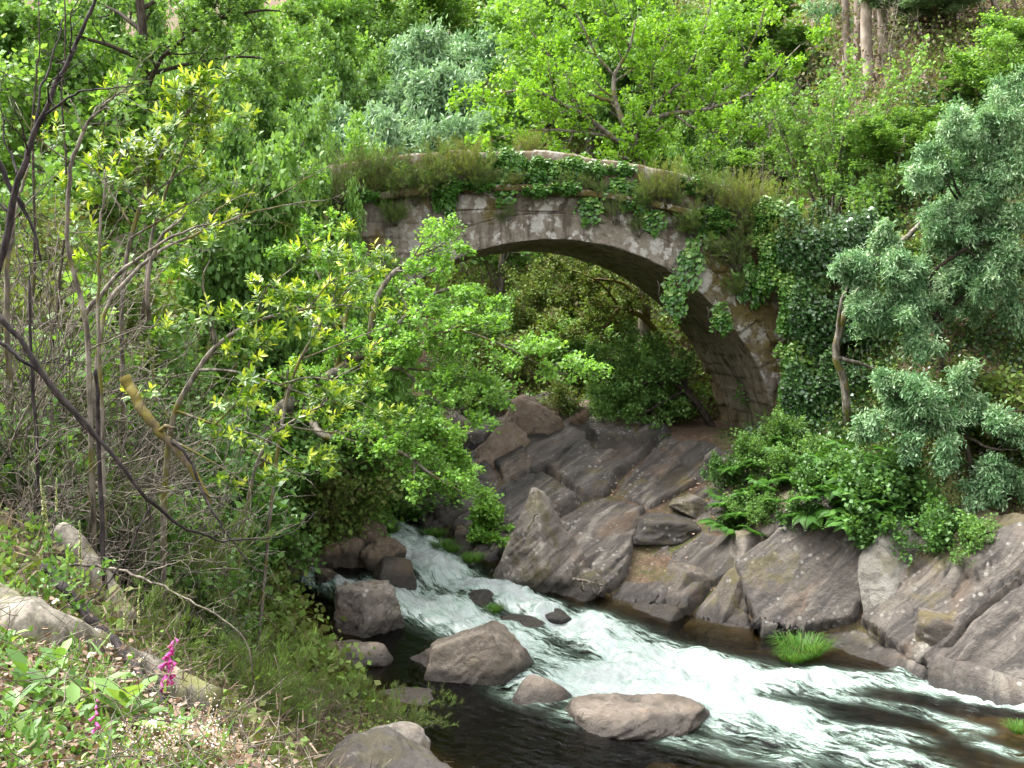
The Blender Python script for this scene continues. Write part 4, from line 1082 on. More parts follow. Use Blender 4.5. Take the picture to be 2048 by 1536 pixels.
# the leafy tree leaning over the river from the left bank, in front of the bridge
o = lambda px, py, d: P(px, py, d)
base = on(470, 18.5, -.2)
limb_tree('alder_tree', 'light green leafy tree with mossy limbs reaching over the river in front of the bridge', 'tree', base,
    [([base, o(520, 860, 18.5), o(600, 790, 18.3), o(690, 735, 18), o(760, 690, 17.8)], .17, .10),
     ([o(690, 735, 18), o(740, 700, 17.6), o(820, 690, 17.2), o(890, 660, 17), o(945, 650, 16.9)], .07, .015),
     ([o(740, 690, 17.9), o(745, 620, 17.9), o(770, 560, 18), o(830, 510, 18.2), o(890, 490, 18.4)], .06, .015),
     ([o(600, 790, 18.3), o(640, 880, 17.6), o(700, 868, 17.4), o(770, 880, 17.2), o(840, 930, 17), o(920, 985, 16.9)], .09, .015),
     ([o(760, 690, 17.8), o(840, 600, 17.9), o(900, 570, 17.8), o(950, 600, 17.7)], .05, .012),
     ([o(690, 735, 18), o(690, 650, 18.4), o(700, 560, 18.8), o(690, 480, 19)], .06, .015),
     ([o(700, 740, 18), o(800, 735, 17.6), o(870, 740, 17.4), o(920, 750, 17.2)], .04, .012),
     ([o(920, 660, 17), o(1010, 690, 16.9), o(1090, 735, 16.9), o(1120, 745, 16.9)], .02, .008),
     ([o(800, 735, 17.6), o(860, 790, 17.3), o(910, 830, 17.1), o(940, 800, 17)], .03, .01),
     ([o(690, 650, 18.4), o(640, 560, 18.8), o(610, 480, 19)], .04, .012),
     ([o(850, 600, 17.9), o(820, 640, 17.6), o(900, 640, 17.3)], .03, .01)],
    dict(S_SPRAY, flat=(1, 1, .55)), 5, 3.6, .22, .74, dict(per=9, size=.074, jit=.04, flat=.85, up=.15, clumpy=.5), B_GREY, L_ALDER, 202)
base = on(640, 22.0, -.2)
limb_tree('alder_tree', 'low green branch tree hanging over the upstream water', 'tree', base,
    [([base, o(700, 880, 21.5), o(780, 850, 21), o(850, 900, 20.8), o(930, 960, 20.7)], .08, .012),
     ([o(780, 850, 21), o(860, 860, 20.8), o(900, 900, 20.6)], .04, .01), ([o(700, 880, 21.5), o(760, 910, 21), o(850, 960, 20.8)], .04, .01)],
    S_SPRAY, 5, 4.0, .25, .8, dict(per=10, size=.085, jit=.05, flat=.85), B_MOSS, L_ALDER, 203)
base = P(930, 1080, 23.6)
limb_tree('alder_sapling', 'small bright green leafy sapling by the pyramid-shaped boulder', 'sapling', base,
    [([base, o(950, 1040, 23.3), o(975, 1020, 23)], .03, .01), ([base, o(985, 1060, 22.9), o(1000, 1075, 22.7)], .02, .01)],
    S_SPRAY, 5, 6.0, .2, .55, dict(per=12, size=.10, jit=.05, flat=.8), B_TWIG, L_ALDER, 204)
# crooked tree at the inner foot of the arch
base = P(1437, 850, 28.6)
limb_tree('crooked_tree', 'dark crooked tree leaning out of the inner foot of the arch', 'tree', base,
    [([base + [0, 0, -.3], o(1400, 815, 28.4), o(1370, 780, 28.2), o(1310, 755, 28), o(1240, 790, 27.8)], .12, .02), ([o(1400, 815, 28.4), o(1350, 740, 28.6), o(1300, 725, 28.6), o(1210, 720, 28.4)], .06, .015),
     ([o(1370, 780, 28.2), o(1300, 820, 27.6), o(1230, 850, 27.3)], .05, .012)],
    S_SPRAY, 5, 3.6, .25, .95, dict(per=12, size=.10, jit=.06, flat=.8), B_DARK, L_WOOD, 205)
base = on(1300, 31, -.2)
limb_tree('crooked_tree', 'mossy tree with a curved limb seen through the arch', 'tree', base,
    [([base, o(1330, 700, 31), o(1300, 640, 30.8), o(1235, 610, 30.5), o(1222, 650, 30.3), o(1175, 665, 30.2)], .11, .04), ([o(1300, 640, 30.8), o(1260, 565, 31), o(1180, 555, 31), o(1130, 580, 31)], .07, .02),
     ([o(1235, 610, 30.5), o(1200, 560, 30.4), o(1140, 540, 30.4)], .04, .015)],
    S_SPRAY, 5, 1.8, .3, 1.0, dict(per=9, size=.10, jit=.06, flat=.8), B_MOSS, L_SCRUB, 206)
# bare-limbed oak at the upper left
D = 25.0
base = on(270, D, -.2)
o = lambda px, py, dd=0.0: P(px, py, D + dd)
limb_tree('oak_tree', 'dark-limbed green oak at the upper left with sky showing through', 'tree', base,
    [([base, o(285, 300), o(290, 120), o(280, 20), o(270, -80)], .2, .09),
     ([o(290, 120), o(330, 90), o(400, 50, -.5), o(480, 25, -.8), o(560, 20, -1)], .08, .02), ([o(285, 200), o(320, 110, -.6), o(380, 70, -1), o(430, 20, -1.2), o(450, -40, -1.2)], .07, .02),
     ([o(285, 60), o(230, 20, .4), o(170, -10, .8)], .07, .02), ([o(290, 120), o(220, 90, -.6), o(120, 60, -1), o(40, 50, -1)], .06, .02),
     ([o(288, 150), o(400, 120, .8), o(500, 110, 1.2), o(580, 130, 1.5)], .06, .02), ([o(287, 220), o(200, 170, .5), o(110, 150, .8)], .05, .02),
     ([o(280, 20), o(340, -20, .3), o(420, -30, .5)], .06, .02)],
    S_SPRAY, 5, 1.9, .2, 1.25, dict(per=11, size=.115, jit=.06, flat=.8), B_DARK, L_WOOD, 207)
# the great acacia on the right bank
def acacia(label, base, limbs, seed, n=2.6, ln=1.1, leafm=None):
    return limb_tree('acacia_tree', label, 'tree', base, limbs,
        dict(S_SPRAY, trop=[.03, .0, -.06], n=[0, 7, 6]), 5, n, .2, ln,
        dict(per=46, size=.10, tmpl='long', spread=.8, fwd=.6, up=-.3, jit=.06, flat=.75, clumpy=.6, ta=.05), B_DARK, leafm or L_ACACIA, seed)
D = 23.5
base = on(1935, D, -.2)
acacia('great blue-green feathery acacia with pale upper sprays at the right edge', base,
    [([base, o(1935, 480, -1.5), o(1940, 390, -1.5), o(1950, 300, -1.5)], .13, .04),
     ([o(1940, 390, -1.5), o(1915, 320, -1.8), o(1930, 270, -2), o(1960, 235, -2)], .05, .015), ([o(1940, 390, -1.5), o(1990, 300, -2), o(2030, 230, -2)], .05, .015),
     ([o(1938, 420, -1.5), o(1905, 370, -2.2), o(1900, 310, -2.4)], .05, .015), ([o(1938, 400, -1.5), o(2010, 320, -2.4), o(2050, 280, -2.4)], .05, .015),
     ([o(1936, 430, -1.5), o(1900, 380, -2.2), o(1885, 350, -2.4)], .04, .015), ([o(1936, 430, -1.5), o(2020, 420, -2.4), o(2080, 400, -2.4)], .05, .015), ([o(1950, 300, -1.5), o(2070, 250, -1.5)], .04, .015)], 211)
D = 21.5
base = on(1900, D, -.2)
acacia('blue-green acacia with drooping sprays below the great one', base,
    [([base, o(1880, 640), o(1850, 560), o(1860, 490), o(1890, 450)], .10, .03),
     ([o(1880, 640), o(1810, 590, -.4), o(1760, 560, -.6), o(1740, 590, -.8)], .05, .012), ([o(1850, 560), o(1790, 520, -.3), o(1750, 510, -.5)], .05, .012), ([o(1850, 560), o(1920, 500, -.5), o(1990, 480, -.7), o(2050, 480, -.7)], .05, .012),
     ([o(1880, 640), o(1830, 660, -.6), o(1780, 640, -.9)], .04, .012), ([o(1880, 640), o(1960, 560, -.6), o(2040, 560, -.8)], .05, .012), ([o(1860, 490), o(1910, 430), o(1960, 430)], .03, .012)], 212, 2.8, .95)
D = 19.6
base = on(1960, D, -.2)
acacia('low blue-green acacia hanging over the dark bank at the right', base,
    [([base, o(1930, 850), o(1880, 800), o(1840, 790)], .06, .02), ([o(1930, 850), o(1900, 850, -.3), o(1850, 840, -.5), o(1830, 860, -.5)], .04, .01),
     ([o(1930, 850), o(1990, 830, -.4), o(2050, 820, -.5)], .04, .01), ([o(1930, 870), o(1980, 900, -.5), o(2040, 900, -.6)], .04, .01), ([o(1880, 800), o(1800, 780, -.3), o(1770, 800, -.3)], .03, .01), ([o(1960, 900), o(2010, 980, -.5), o(2040, 1040, -.6)], .03, .01)], 213, 3.2, .75)
# bent pale-stemmed tree in front of the ivy at the right of the bridge
D = 23.0
base = on(1700, D, -.1)
limb_tree('ivy_clad_tree', 'forked bare-stemmed tree leaning against the ivy right of the bridge', 'tree', base,
    [([base, o(1690, 760), o(1668, 712), o(1672, 690), o(1690, 620), o(1735, 555), o(1790, 500), o(1860, 430)], .09, .05), ([o(1672, 690), o(1680, 610, -.2), o(1695, 570, -.2), o(1712, 530, -.2)], .05, .02), ([o(1668, 712), o(1700, 722, -.1), o(1730, 730, -.1), o(1770, 745)], .06, .02)],
    S_SPRAY, 5, 0, .3, .5, None, B_GREY, L_WOOD, 221)
# eucalyptus and bare poles at the top right
for px, d, top, w, r, lab in [(1738, 190, -250, 0, .19, 'tall straight pale eucalyptus trunk at the top of the bare slope'), (1772, 110, -250, 0, .17, 'second pale eucalyptus trunk just right of the tallest one'),
                              (1692, 170, -250, 0, .15, 'eucalyptus trunk with blue-green shoots, leftmost on the bare slope'), (1715, 140, -250, 0, .13, 'thin eucalyptus trunk between the two leftmost ones')]:
    b = G(px, d) - [0, 0, .3]; d = b[1]
    root = thing('eucalyptus_tree', lab, 'tree', b, 0, 'eucalyptus trunks on the bare slope')
    tp = P(px - 6, top, d) - b
    pts = np.linspace(0, 1, 12)[:, None] * tp[None] + np.stack([.12 * fbm(np.linspace(0, 3, 12), px, i, 2) for i in range(3)], 1)
    R = np.random.RandomState(px)
    out, tips = [(pts, np.linspace(r, r * .8, 12))], []
    sprout(R, pts, nrm(np.gradient(pts, axis=0)), np.full(12, .03), 3, 0, dict(S_SPRAY), out, tips, n=9 if px == 1692 else 4, t0=.2 if px == 1692 else .75, ln=1.3)
    tv, tf = tubes(out, 7); part('trunk', make_mesh('trunk', tv, tf, B_PALE, None, True), root)
    lv, lf, la = tipleaves(R, tips, per=14, size=.2, tmpl='long', jit=.1, flat=.3)
    part('crown', make_mesh('crown', lv, lf, L_ACACIA, {'rnd': la}), root)
for i, (x0, y0, x1, y1, lab) in enumerate([(1985, 45, 1935, -30, 'pale leaning pole at the top right corner'), (2010, 60, 1975, -40, 'leaning dead stem right of the pale pole at the top right'), (2035, 40, 2020, -40, 'upright dead stem nearest the top right corner'), (1910, 80, 1990, 40, 'fallen pale branch lying on the bare slope')]):
    a_ = G(x0, y0 + 10); b_ = P(x1, y1, a_[1] - .3)
    tv, tf = tubes([(np.linspace(0, 1, 6)[:, None] * (b_ - a_)[None] + np.random.RandomState(i).normal(0, .03, (6, 3)), np.linspace(.07, .05, 6))], 6)
    tag(obj('dead_pole', make_mesh('dead_pole', tv, tf, B_PALE if i in (0, 3) else B_TWIG, None, True), None, a_), lab, 'dead pole')

# ------------------------------------------------------------------ undergrowth that nobody could count
def scatter_ground(n, dmin, dmax, pxr, ok, seed):
    R = np.random.RandomState(seed)
    d = dmin * (dmax / dmin) ** R.rand(n)
    px = R.uniform(pxr[0], pxr[1], n)
    x = (px - 1024) / F * d
    m = ok(x, d)
    x, d = x[m], d[m]
    return np.stack([x, d, land(x, d)], 1)
def undergrowth(name, pts, m, per, size, hgt, spread, tmpl, seed, up=.5, flat=.5):
    R = np.random.RandomState(seed)
    N = len(pts) * per
    c = np.repeat(pts, per, 0); dist = c[:, 1:2] / 30
    off = R.normal(0, 1, (N, 3)) * np.array([spread, spread, .0]) ; off[:, 2] = np.abs(R.normal(0, hgt, N))
    cl = np.repeat(R.rand(len(pts)), per)
    pos = c + off * np.clip(dist, .6, 2)
    ax = R.normal(0, .8, (N, 3)); ax[:, 2] += up
    nu = R.normal(0, 1 - flat + .15, (N, 3)) + np.array([0, 0, flat])
    v, f, a = leaves(pos, ax, nu, size * R.uniform(.6, 1.3, N) * np.clip(dist[:, 0], .6, 2.2), tmpl, np.clip(.6 * cl + .4 * R.rand(N), 0, 1))
    return tag(obj(name, make_mesh(name, v, f, m, {'rnd': a})), kind='stuff')
def onright(lo, hi=999):
    def ok(x, y):
        dr = -sdist(ER[:, :2], x, y)
        u = (x - BO[0]) * BU[0] + (y - BO[1]) * BU[1]; v = (x - BO[0]) * BV[0] + (y - BO[1]) * BV[1]
        deck = (v > -.3) & (v < BW + .3) & (np.abs(u) < 9)
        return (dr > lo) & (dr < hi) & ~deck
    return ok
nfar = scatter_ground(9000, 29, 110, (300, 2100), onright(8.5), 301)
R_ = np.random.RandomState(5)
brown = (nfar[:, 0] / nfar[:, 1] * F + 1024 > 1600 + 120 * R_.randn(len(nfar))) & (R_.rand(len(nfar)) < .85)
undergrowth('undergrowth', nfar[~brown], L_SCRUB, 34, .13, .45, .5, 'diamond', 302)
undergrowth('brown_undergrowth', nfar[brown], L_BROWN, 30, .10, .22, .5, 'diamond', 303, up=.2)
und = scatter_ground(2200, 18, 33, (1480, 2150), onright(2.6), 304)
undergrowth('bank_undergrowth', und, L_SCRUB, 26, .10, .22, .28, 'diamond', 305)
undergrowth('bank_ivy', scatter_ground(2600, 18, 30, (1480, 2150), onright(3.0), 306), L_DIVY, 24, .10, .28, .26, 'ivy', 307)
und = scatter_ground(1300, 26, 36, (800, 1480), onright(5.6), 308)
undergrowth('slope_undergrowth', und, L_SCRUB, 26, .12, .25, .35, 'diamond', 309)
# bare poles of the thicket behind the birch
R = np.random.RandomState(77)
for i in range(70):
    px = R.uniform(1290, 1880); d = R.uniform(31, 44)
    b = on(px, d, -.1); hgt = R.uniform(1.6, 4.2)
    if i < 4:
        pts = np.cumsum(np.concatenate([[[0, 0, 0]], R.normal(0, .06, (7, 3)) + [0, 0, hgt / 7]]), 0)
        out, tips = [(pts, np.linspace(.03, .01, 8))], []
        sprout(R, pts, nrm(np.gradient(pts, axis=0)), np.full(8, .02), hgt, 0, dict(S_SPRAY), out, tips, n=9, t0=.25, ln=hgt * .28)
        tv, tf = tubes(out, 4)
        o_ = obj('bare_sapling', make_mesh('bare_sapling', tv, tf, B_TWIG, None, True), None, b)
        tag(o_, 'thin leafless sapling in the bare thicket on the brown slope', 'sapling', 'leafless saplings on the slope')
        if i == 0: POLES = []
        POLES.append(o_)
    else:
        o_ = POLES[i % 4].copy(); COL.objects.link(o_); o_.location = [float(v) for v in b]; o_.rotation_euler = (R.normal(0, .08), R.normal(0, .08), R.uniform(0, 6))
        s_ = R.uniform(.7, 1.3); o_.scale = (s_, s_, s_)
# ------------------------------------------------------------------ small plants
def bushy(name, cat, seed, nst, H, wid, per, size, leafm, bark, tmpl='needle', sub=4, jit=.02, wob=.12, up=.25, fwd=.9, spread=.45, rad=.008, seg=(6, 4), ln=.42):
    R = np.random.RandomState(seed)
    out, tips = [], []
    S = dict(seg=list(seg), n=[0, sub], t0=[0, .25], ang=[0, .6], len=[1, ln], rr=[1, .55], wob=[wob, wob * 1.3], trop=[.03, .04], taper=[.4, .4], shrink=.3, rmin=.0025)
    for i in range(nst):
        a = i * 2.4 + R.uniform(0, .5); rr = R.rand() ** .5
        d = nrm(np.array([cos(a) * rr * wid, sin(a) * rr * wid, H * R.uniform(.7, 1.1)]))
        grow(R, np.array([.06 * cos(a), .06 * sin(a), -.05]) * 1.0, d, H * R.uniform(.75, 1.15) * (1 + .2 * rr), rad, 0, S, out, tips)
    root = thing(name, cat, cat, (0, 0, 0))
    tv, tf = tubes(out, 3)
    part('stem', make_mesh('stem', tv, tf, bark, None, True), root)
    if per:
        lv, lf, la = tipleaves(R, tips, per, size, tmpl, spread, fwd, up, .4, jit, .1, .6)
        part('foliage', make_mesh('foliage', lv, lf, leafm, {'rnd': la}), root)
    return Kind(root)
K_HEATH = bushy('heather_bush', 'heather', 401, 46, .8, .55, 34, .075, L_HEATH, B_TWIG, sub=5)
K_HEATH2 = bushy('heather_bush', 'heather', 402, 40, .8, .65, 34, .075, L_HEATH, B_TWIG, sub=5, wob=.17)
K_RUST = bushy('heather_bush', 'heather', 403, 46, .8, .6, 34, .075, L_RUST, B_TWIG, sub=5)
K_TWIG = bushy('dead_shrub', 'dead shrub', 404, 30, 1.2, .8, 0, 0, None, B_TWIG, sub=9, wob=.24, rad=.008, seg=(9, 7), ln=.55)
K_TWIG2 = bushy('dead_shrub', 'dead shrub', 405, 24, 1.3, .6, 0, 0, None, B_TWIG, sub=11, wob=.30, rad=.0075, seg=(9, 7), ln=.5)

def ivy_kind(seed, w, h_, n, size, m, thick=.16):
    R = np.random.RandomState(seed)
    p = R.uniform(-1, 1, (n * 6, 2))
    den = 1 - (p[:, 0] ** 2 + p[:, 1] ** 2) + 1.5 * fbm(p[:, 0] * 2.6 + seed, p[:, 1] * 1.7, seed, 4, seed) - .1
    p = p[R.rand(len(p)) < sstep(-.15, .5, den)][:n]
    pos = np.stack([p[:, 0] * w / 2, -thick * R.rand(len(p)) * (1.1 - (p ** 2).sum(1)).clip(.2), p[:, 1] * h_ / 2], 1)
    ax = R.normal(0, .5, (len(p), 3)) + [0, -.35, -.6]
    nu = R.normal(0, .35, (len(p), 3)) + [0, -.9, .45]
    v, f, a = leaves(pos, ax, nu, size * R.uniform(.6, 1.25, len(p)), 'ivy', np.clip(R.rand(len(p)) * .75 + .25 * R.rand() + .2 * (p[:, 1] > .2), 0, 1))
    root = thing('ivy', 'ivy', 'ivy', (0, 0, 0))
    part('leaves', make_mesh('leaves', v, f, m, {'rnd': a}), root)
    st = []
    for i in range(9):
        x = R.uniform(-.4, .4) * w
        z = np.linspace(.45, -.42, 8) * h_
        st.append((np.stack([x + np.cumsum(R.normal(0, .05, 8)), -.02 + 0 * z, z], 1), np.full(8, .006)))
    tv, tf = tubes(st, 4)
    part('stem', make_mesh('stem', tv, tf, B_GREY, None, True), root)
    return Kind(root)
K_IVY = ivy_kind(411, 1.0, .8, 620, .085, L_IVY)
K_IVYL = ivy_kind(412, 2.2, 2.4, 2600, .10, L_IVY, .3)
K_IVYD = ivy_kind(413, 2.4, 2.6, 3000, .10, L_DIVY, .4)
K_TRAIL = ivy_kind(414, .55, 1.1, 260, .085, L_IVY, .12)
IVB = 'ivy clumps on the bridge face'
for px, py, w, h_, lab in [
    (1022, 330, .75, .95, 'bright ivy clump spilling over the parapet at the crown of the bridge'), (1065, 345, .7, .6, 'ivy on the parapet just right of the crown'),
    (1110, 350, .8, .7, 'pale ivy patch on the parapet above the lichened face'), (1150, 335, .9, .55, 'ivy along the parapet top right of the crown'),
    (1130, 372, 1.0, .45, 'ivy along the ledge under the parapet right of the crown'), (1235, 378, 1.1, .6, 'bright ivy cascade on the ledge left of the heather'),
    (1275, 400, .8, .7, 'ivy beside the right-hand heather bush on the ledge'), (800, 350, .9, .7, 'pale ivy at the left end of the parapet'),
    (850, 360, .7, .5, 'ivy below the large heather left of the crown'), (890, 395, .6, .9, 'thin ivy hanging from the ledge left of the crown'),
    (1010, 375, .45, .9, 'narrow ivy trail hanging below the crown clump'), (1180, 415, .4, .9, 'narrow ivy trail hanging on the lichened face'),
    (1390, 370, .8, .5, 'small ivy clump on the parapet near the right end'), (1425, 440, .9, .9, 'round bright ivy clump right of the arch shoulder'),
    (1380, 530, .5, 1.5, 'ivy trail running down beside the arch ring'), (1300, 440, .5, .8, 'ivy trail under the right-hand heather'),
    (1545, 430, 1.3, .9, 'bright ivy over the right end of the parapet'), (1590, 450, 1.0, .8, 'ivy clump at the very end of the parapet'),
    (760, 385, .9, .6, 'ivy in the shade at the left end of the ledge'), (1345, 600, .4, 1.1, 'dark ivy trail on the edge of the arch'),
    (1500, 560, .8, 1.4, 'ivy creeping over the mossy right shoulder of the bridge'), (1440, 640, .4, .8, 'small ivy trail beside the lower arch ring')]:
    if w <= .5: K_TRAIL.put(lab, onface(px, py, .08), TH + .3 * sin(px), (.8 + w, 1.0, h_), IVB, (0, .35 * sin(px * 1.7)))
    else: K_IVY.put(lab, onface(px, py, .10 if py > 385 else .03), TH, (w * 1.15, 1.0, h_ * 1.2), IVB, (0, .25 * sin(px)))
for px, py, dd, K, s, lab in [
    (1555, 520, .5, K_IVYL, .75, 'light ivy curtain over the upper right abutment'), (1600, 600, .8, K_IVYL, .85, 'mid-green ivy curtain over the right abutment'),
    (1640, 500, .9, K_IVYD, .9, 'dark ivy mass behind the forked tree'), (1600, 740, .9, K_IVYL, .8, 'ivy hanging beside the foot of the arch'),
    (1665, 640, 1.2, K_IVYD, .9, 'deep shaded ivy behind the bent stem'), (1590, 850, .9, K_IVYL, .65, 'light green ivy above the ferns'),
    (1650, 800, 1.6, K_IVYD, .9, 'dark ivy above the pale leafy spray'), (1720, 780, 1.8, K_IVYD, .9, 'dark ivy at the foot of the forked tree'),
    (1530, 440, .35, K_IVYL, .5, 'leafy ivy over the shoulder of the bridge'), (1690, 470, .4, K_IVYD, .8, 'ivy wrapped bank below the birch')]:
    K.put(lab, onface(px, py, dd), TH, (s, 1.0, s), 'ivy curtains right of the bridge')
HB = 'heather bushes growing on the bridge'
for K, px, py, s, tl, lab in [
    (K_HEATH, 760, 375, .9, 0, 'grey-green heather at the left end of the bridge parapet'), (K_HEATH2, 870, 385, 1.15, .25, 'large grey heather growing from the ledge left of the crown'),
    (K_RUST, 925, 372, 1.05, .1, 'rusty-tipped heather standing above the parapet left of the crown'), (K_HEATH, 960, 385, .8, .3, 'dull green heather on the ledge beside the rusty-tipped one'),
    (K_HEATH, 1125, 388, .5, .3, 'small grey heather on the ledge at the crown'), (K_HEATH2, 1235, 445, .75, .5, 'grey-brown heather on the face right of the lichen patches'),
    (K_RUST, 1335, 415, 1.05, .25, 'big greenish rusty heather on the ledge at the right'), (K_HEATH, 1300, 420, .75, .4, 'grey heather left of the big rusty one'),
    (K_HEATH, 1420, 415, .85, .1, 'bright green heather on the parapet near the right end'), (K_RUST, 1480, 440, 1.1, .2, 'orange-brown heather over the right shoulder of the bridge'),
    (K_HEATH2, 1470, 520, 1.0, .45, 'grey-brown heather hanging on the right shoulder'), (K_HEATH, 1390, 470, .8, .5, 'dull heather on the face above the arch shoulder'),
    (K_HEATH2, 1020, 440, .4, .6, 'tiny heather tuft on the face left of the big lichen'), (K_HEATH, 790, 450, .6, .5, 'mossy heather tuft low on the left of the face'),
    (K_HEATH2, 1540, 500, .9, .5, 'dry heather at the edge of the ivy curtain'), (K_HEATH, 1480, 590, .55, .6, 'small heather beside the mossy strip of the right shoulder'),
    (K_HEATH, 1280, 470, .5, .6, 'small dull heather on the face above the arch ring'), (K_HEATH, 830, 410, .55, .5, 'dark heather tuft under the ledge at the left'),
    (K_RUST, 1060, 322, .7, -.1, 'orange-brown heather standing behind the parapet at the crown')]:
    off = .12 if py > 380 or px < 1000 else .05
    K.put(lab, onface(px, py, off if px != 1060 else -1.0), px * .7, s, HB, (tl, 0))

R = np.random.RandomState(66)
for i in range(16):
    u_ = R.uniform(-4.5, 6.3); K_ = (K_HEATH, K_HEATH2, K_RUST)[i % 3]
    K_.put('small heather tuft rooted on the mossy ledge of the bridge', BP(u_, -.16, ztop(u_) - .86), R.uniform(0, 6), R.uniform(.28, .5), 'small heather tufts along the ledge', (R.uniform(0, .4), 0))
for i in range(8):
    u_ = R.uniform(-1.5, 5.5)
    K_IVY.put('ivy lapping over the top of the parapet', BP(u_, -.02, ztop(u_) - .12 - R.rand() * .2), TH, (R.uniform(.5, .9), 1, R.uniform(.4, .75)), 'ivy lapping over the parapet')
for i in range(10):
    u_ = R.uniform(-4.5, 6.5)
    K_IVY.put('small ivy patch creeping along the ledge of the bridge', BP(u_, -.24, ztop(u_) - .75 - R.rand() * .3), TH, (R.uniform(.5, 1.0), 1, R.uniform(.3, .6)), 'small ivy patches along the ledge')
for K_, u_, v_, dz, s_, lab in [(K_HEATH, -4.9, -.3, -1.2, 1.2, 'grey-green heather burying the left end of the ledge'), (K_HEATH, -4.4, .3, -.7, .9, 'green heather on top of the parapet at its left end'),
        (K_HEATH2, -3.4, -.25, -1.0, .8, 'dull heather on the ledge third from its left end'), (K_HEATH, 5.4, -.25, -1.0, .9, 'green heather over the right haunch of the bridge'), (K_RUST, 6.2, -.3, -1.2, 1.1, 'rusty heather over the right haunch of the bridge'), (K_HEATH2, 6.0, -.3, -2.2, .9, 'grey heather low on the right haunch'), (K_HEATH, 4.9, -.15, -2.0, .7, 'green heather on the face above the right arch shoulder'),
        (K_HEATH, 6.8, -.3, -1.9, 1.0, 'green heather at the edge of the right haunch and the ivy'),
        (K_RUST, 3.2, .9, -.9, 1.0, 'rusty heather on the road above the right part of the arch'), (K_HEATH, 4.3, .8, -.9, 1.05, 'green heather on the road above the right shoulder'), (K_RUST, 5.6, .8, -.9, 1.4, 'rusty heather on the road near its right end')]:
    K_.put(lab, BP(u_, v_, ztop(u_) + dz), u_ * 2, s_, HB, (.15 if v_ < 0 else 0, 0))
for K_, u_, s_, lab in [(K_BUSH, -4.8, .5, 'leafy bush on the road at the left end of the bridge'), (K_BUSHY, -5.6, .6, 'light leafy bush at the very left end of the bridge'), (K_BUSH, -4.0, .35, 'small leafy bush behind the left parapet'), (K_BUSHY, 6.6, .5, 'light leafy bush at the right end of the bridge'), (K_BUSH, 7.4, .55, 'leafy bush where the bridge meets the right bank')]:
    K_.put(lab, BP(u_, .5, ztop(u_) - .9), u_, s_, 'bushes at the bridge ends')
def blades(seed, n, L, w, r0, droop, m, hang=False, name='grass_tuft', cat='grass tuft'):
    R = np.random.RandomState(seed)
    a = R.uniform(0, 6.28, n); q = R.rand(n) ** .5
    base = np.stack([np.cos(a) * q * r0, np.sin(a) * q * r0, -.03 + 0 * a], 1)
    out = np.stack([np.cos(a), np.sin(a), 0 * a], 1)
    LL = L * R.uniform(.55, 1.15, n)[:, None]
    sidev = np.stack([-np.sin(a + R.normal(0, .8, n)), np.cos(a), 0 * a], 1) * w / 2
    lean = (q * .7 + R.uniform(0, .3, n))[:, None] * droop
    P1 = base + LL * (.45 * out * lean + np.array([0, 0, .5]) * (1 if not hang else -.2))
    P2 = base + LL * (1.0 * out * lean + np.array([0, 0, .85 - .45 * droop]) * (1 if not hang else -1.1))
    V = np.stack([base - sidev, base + sidev, P1 + sidev * .8, P1 - sidev * .8, P2], 1).reshape(-1, 3)
    b = (np.arange(n) * 5)[:, None]
    me = make_mesh(name, V, [b + np.array([[0, 1, 2, 3]]), b + np.array([[3, 2, 4]])], m, {'rnd': np.repeat(R.rand(n), 5)})
    o_ = obj(name, me); tag(o_, name, cat)
    return Kind(o_)
K_GRASS = blades(421, 520, .42, .009, .26, .95, L_GRASS)
K_DRY = blades(422, 420, .85, .012, .30, .75, L_DRY, False, 'dry_grass', 'dry grass')
GT = 'green grass tufts at the water'
for px, py, d, s, lab in [
    (1603, 1295, 19.0, 1.15, 'bright green grass tuft at the foot of the right bank rocks'), (1585, 1310, 18.8, .7, 'smaller grass tuft left of the large one at the right bank'),
    (990, 1213, 19.9, .5, 'small grass tuft on the wet rock in the chute'), (770, 1058, 23.8, .85, 'grass tuft in the white water of the upper rapids'),
    (750, 1040, 24.2, .7, 'grass tuft just upstream of the one in the white water'), (885, 1085, 23.6, .7, 'grass tuft at the right edge of the upper rapids'),
    (870, 1062, 24.0, .7, 'grass tuft upstream at the right edge of the rapids'), (905, 1092, 23.3, .55, 'low grass at the water by the broken pinkish rocks'),
    (945, 1112, 22.9, .65, 'round grass tuft in the calm water by the pinkish rocks'), (690, 1005, 25.5, 1.0, 'tall grass at the head of the rapids'),
    (770, 1005, 25.5, 1.1, 'tall grass beside the brown upstream rock'), (640, 1000, 25.5, 1.0, 'grass at the left head of the rapids'), (820, 1025, 25.0, .9, 'grass under the leafy branch by the rapids'),
    (1920, 1125, 19.8, .7, 'grass on the ledge right of the pale oval slab'), (1890, 1325, 17.7, .5, 'grass tuft at the water below the layered rock'), (1930, 1345, 17.5, .55, 'second grass tuft at the water below the layered rock'),
    (2040, 1455, 15.4, .5, 'grass tuft in the shallows at the right edge'), (1995, 1160, 18.8, .8, 'green tuft above the streaked slab at the right edge')]:
    g_ = GW(px, py + 14); K_GRASS.put(lab, g_ + [0, 0, .06], px * .37, s * 1.15, GT)
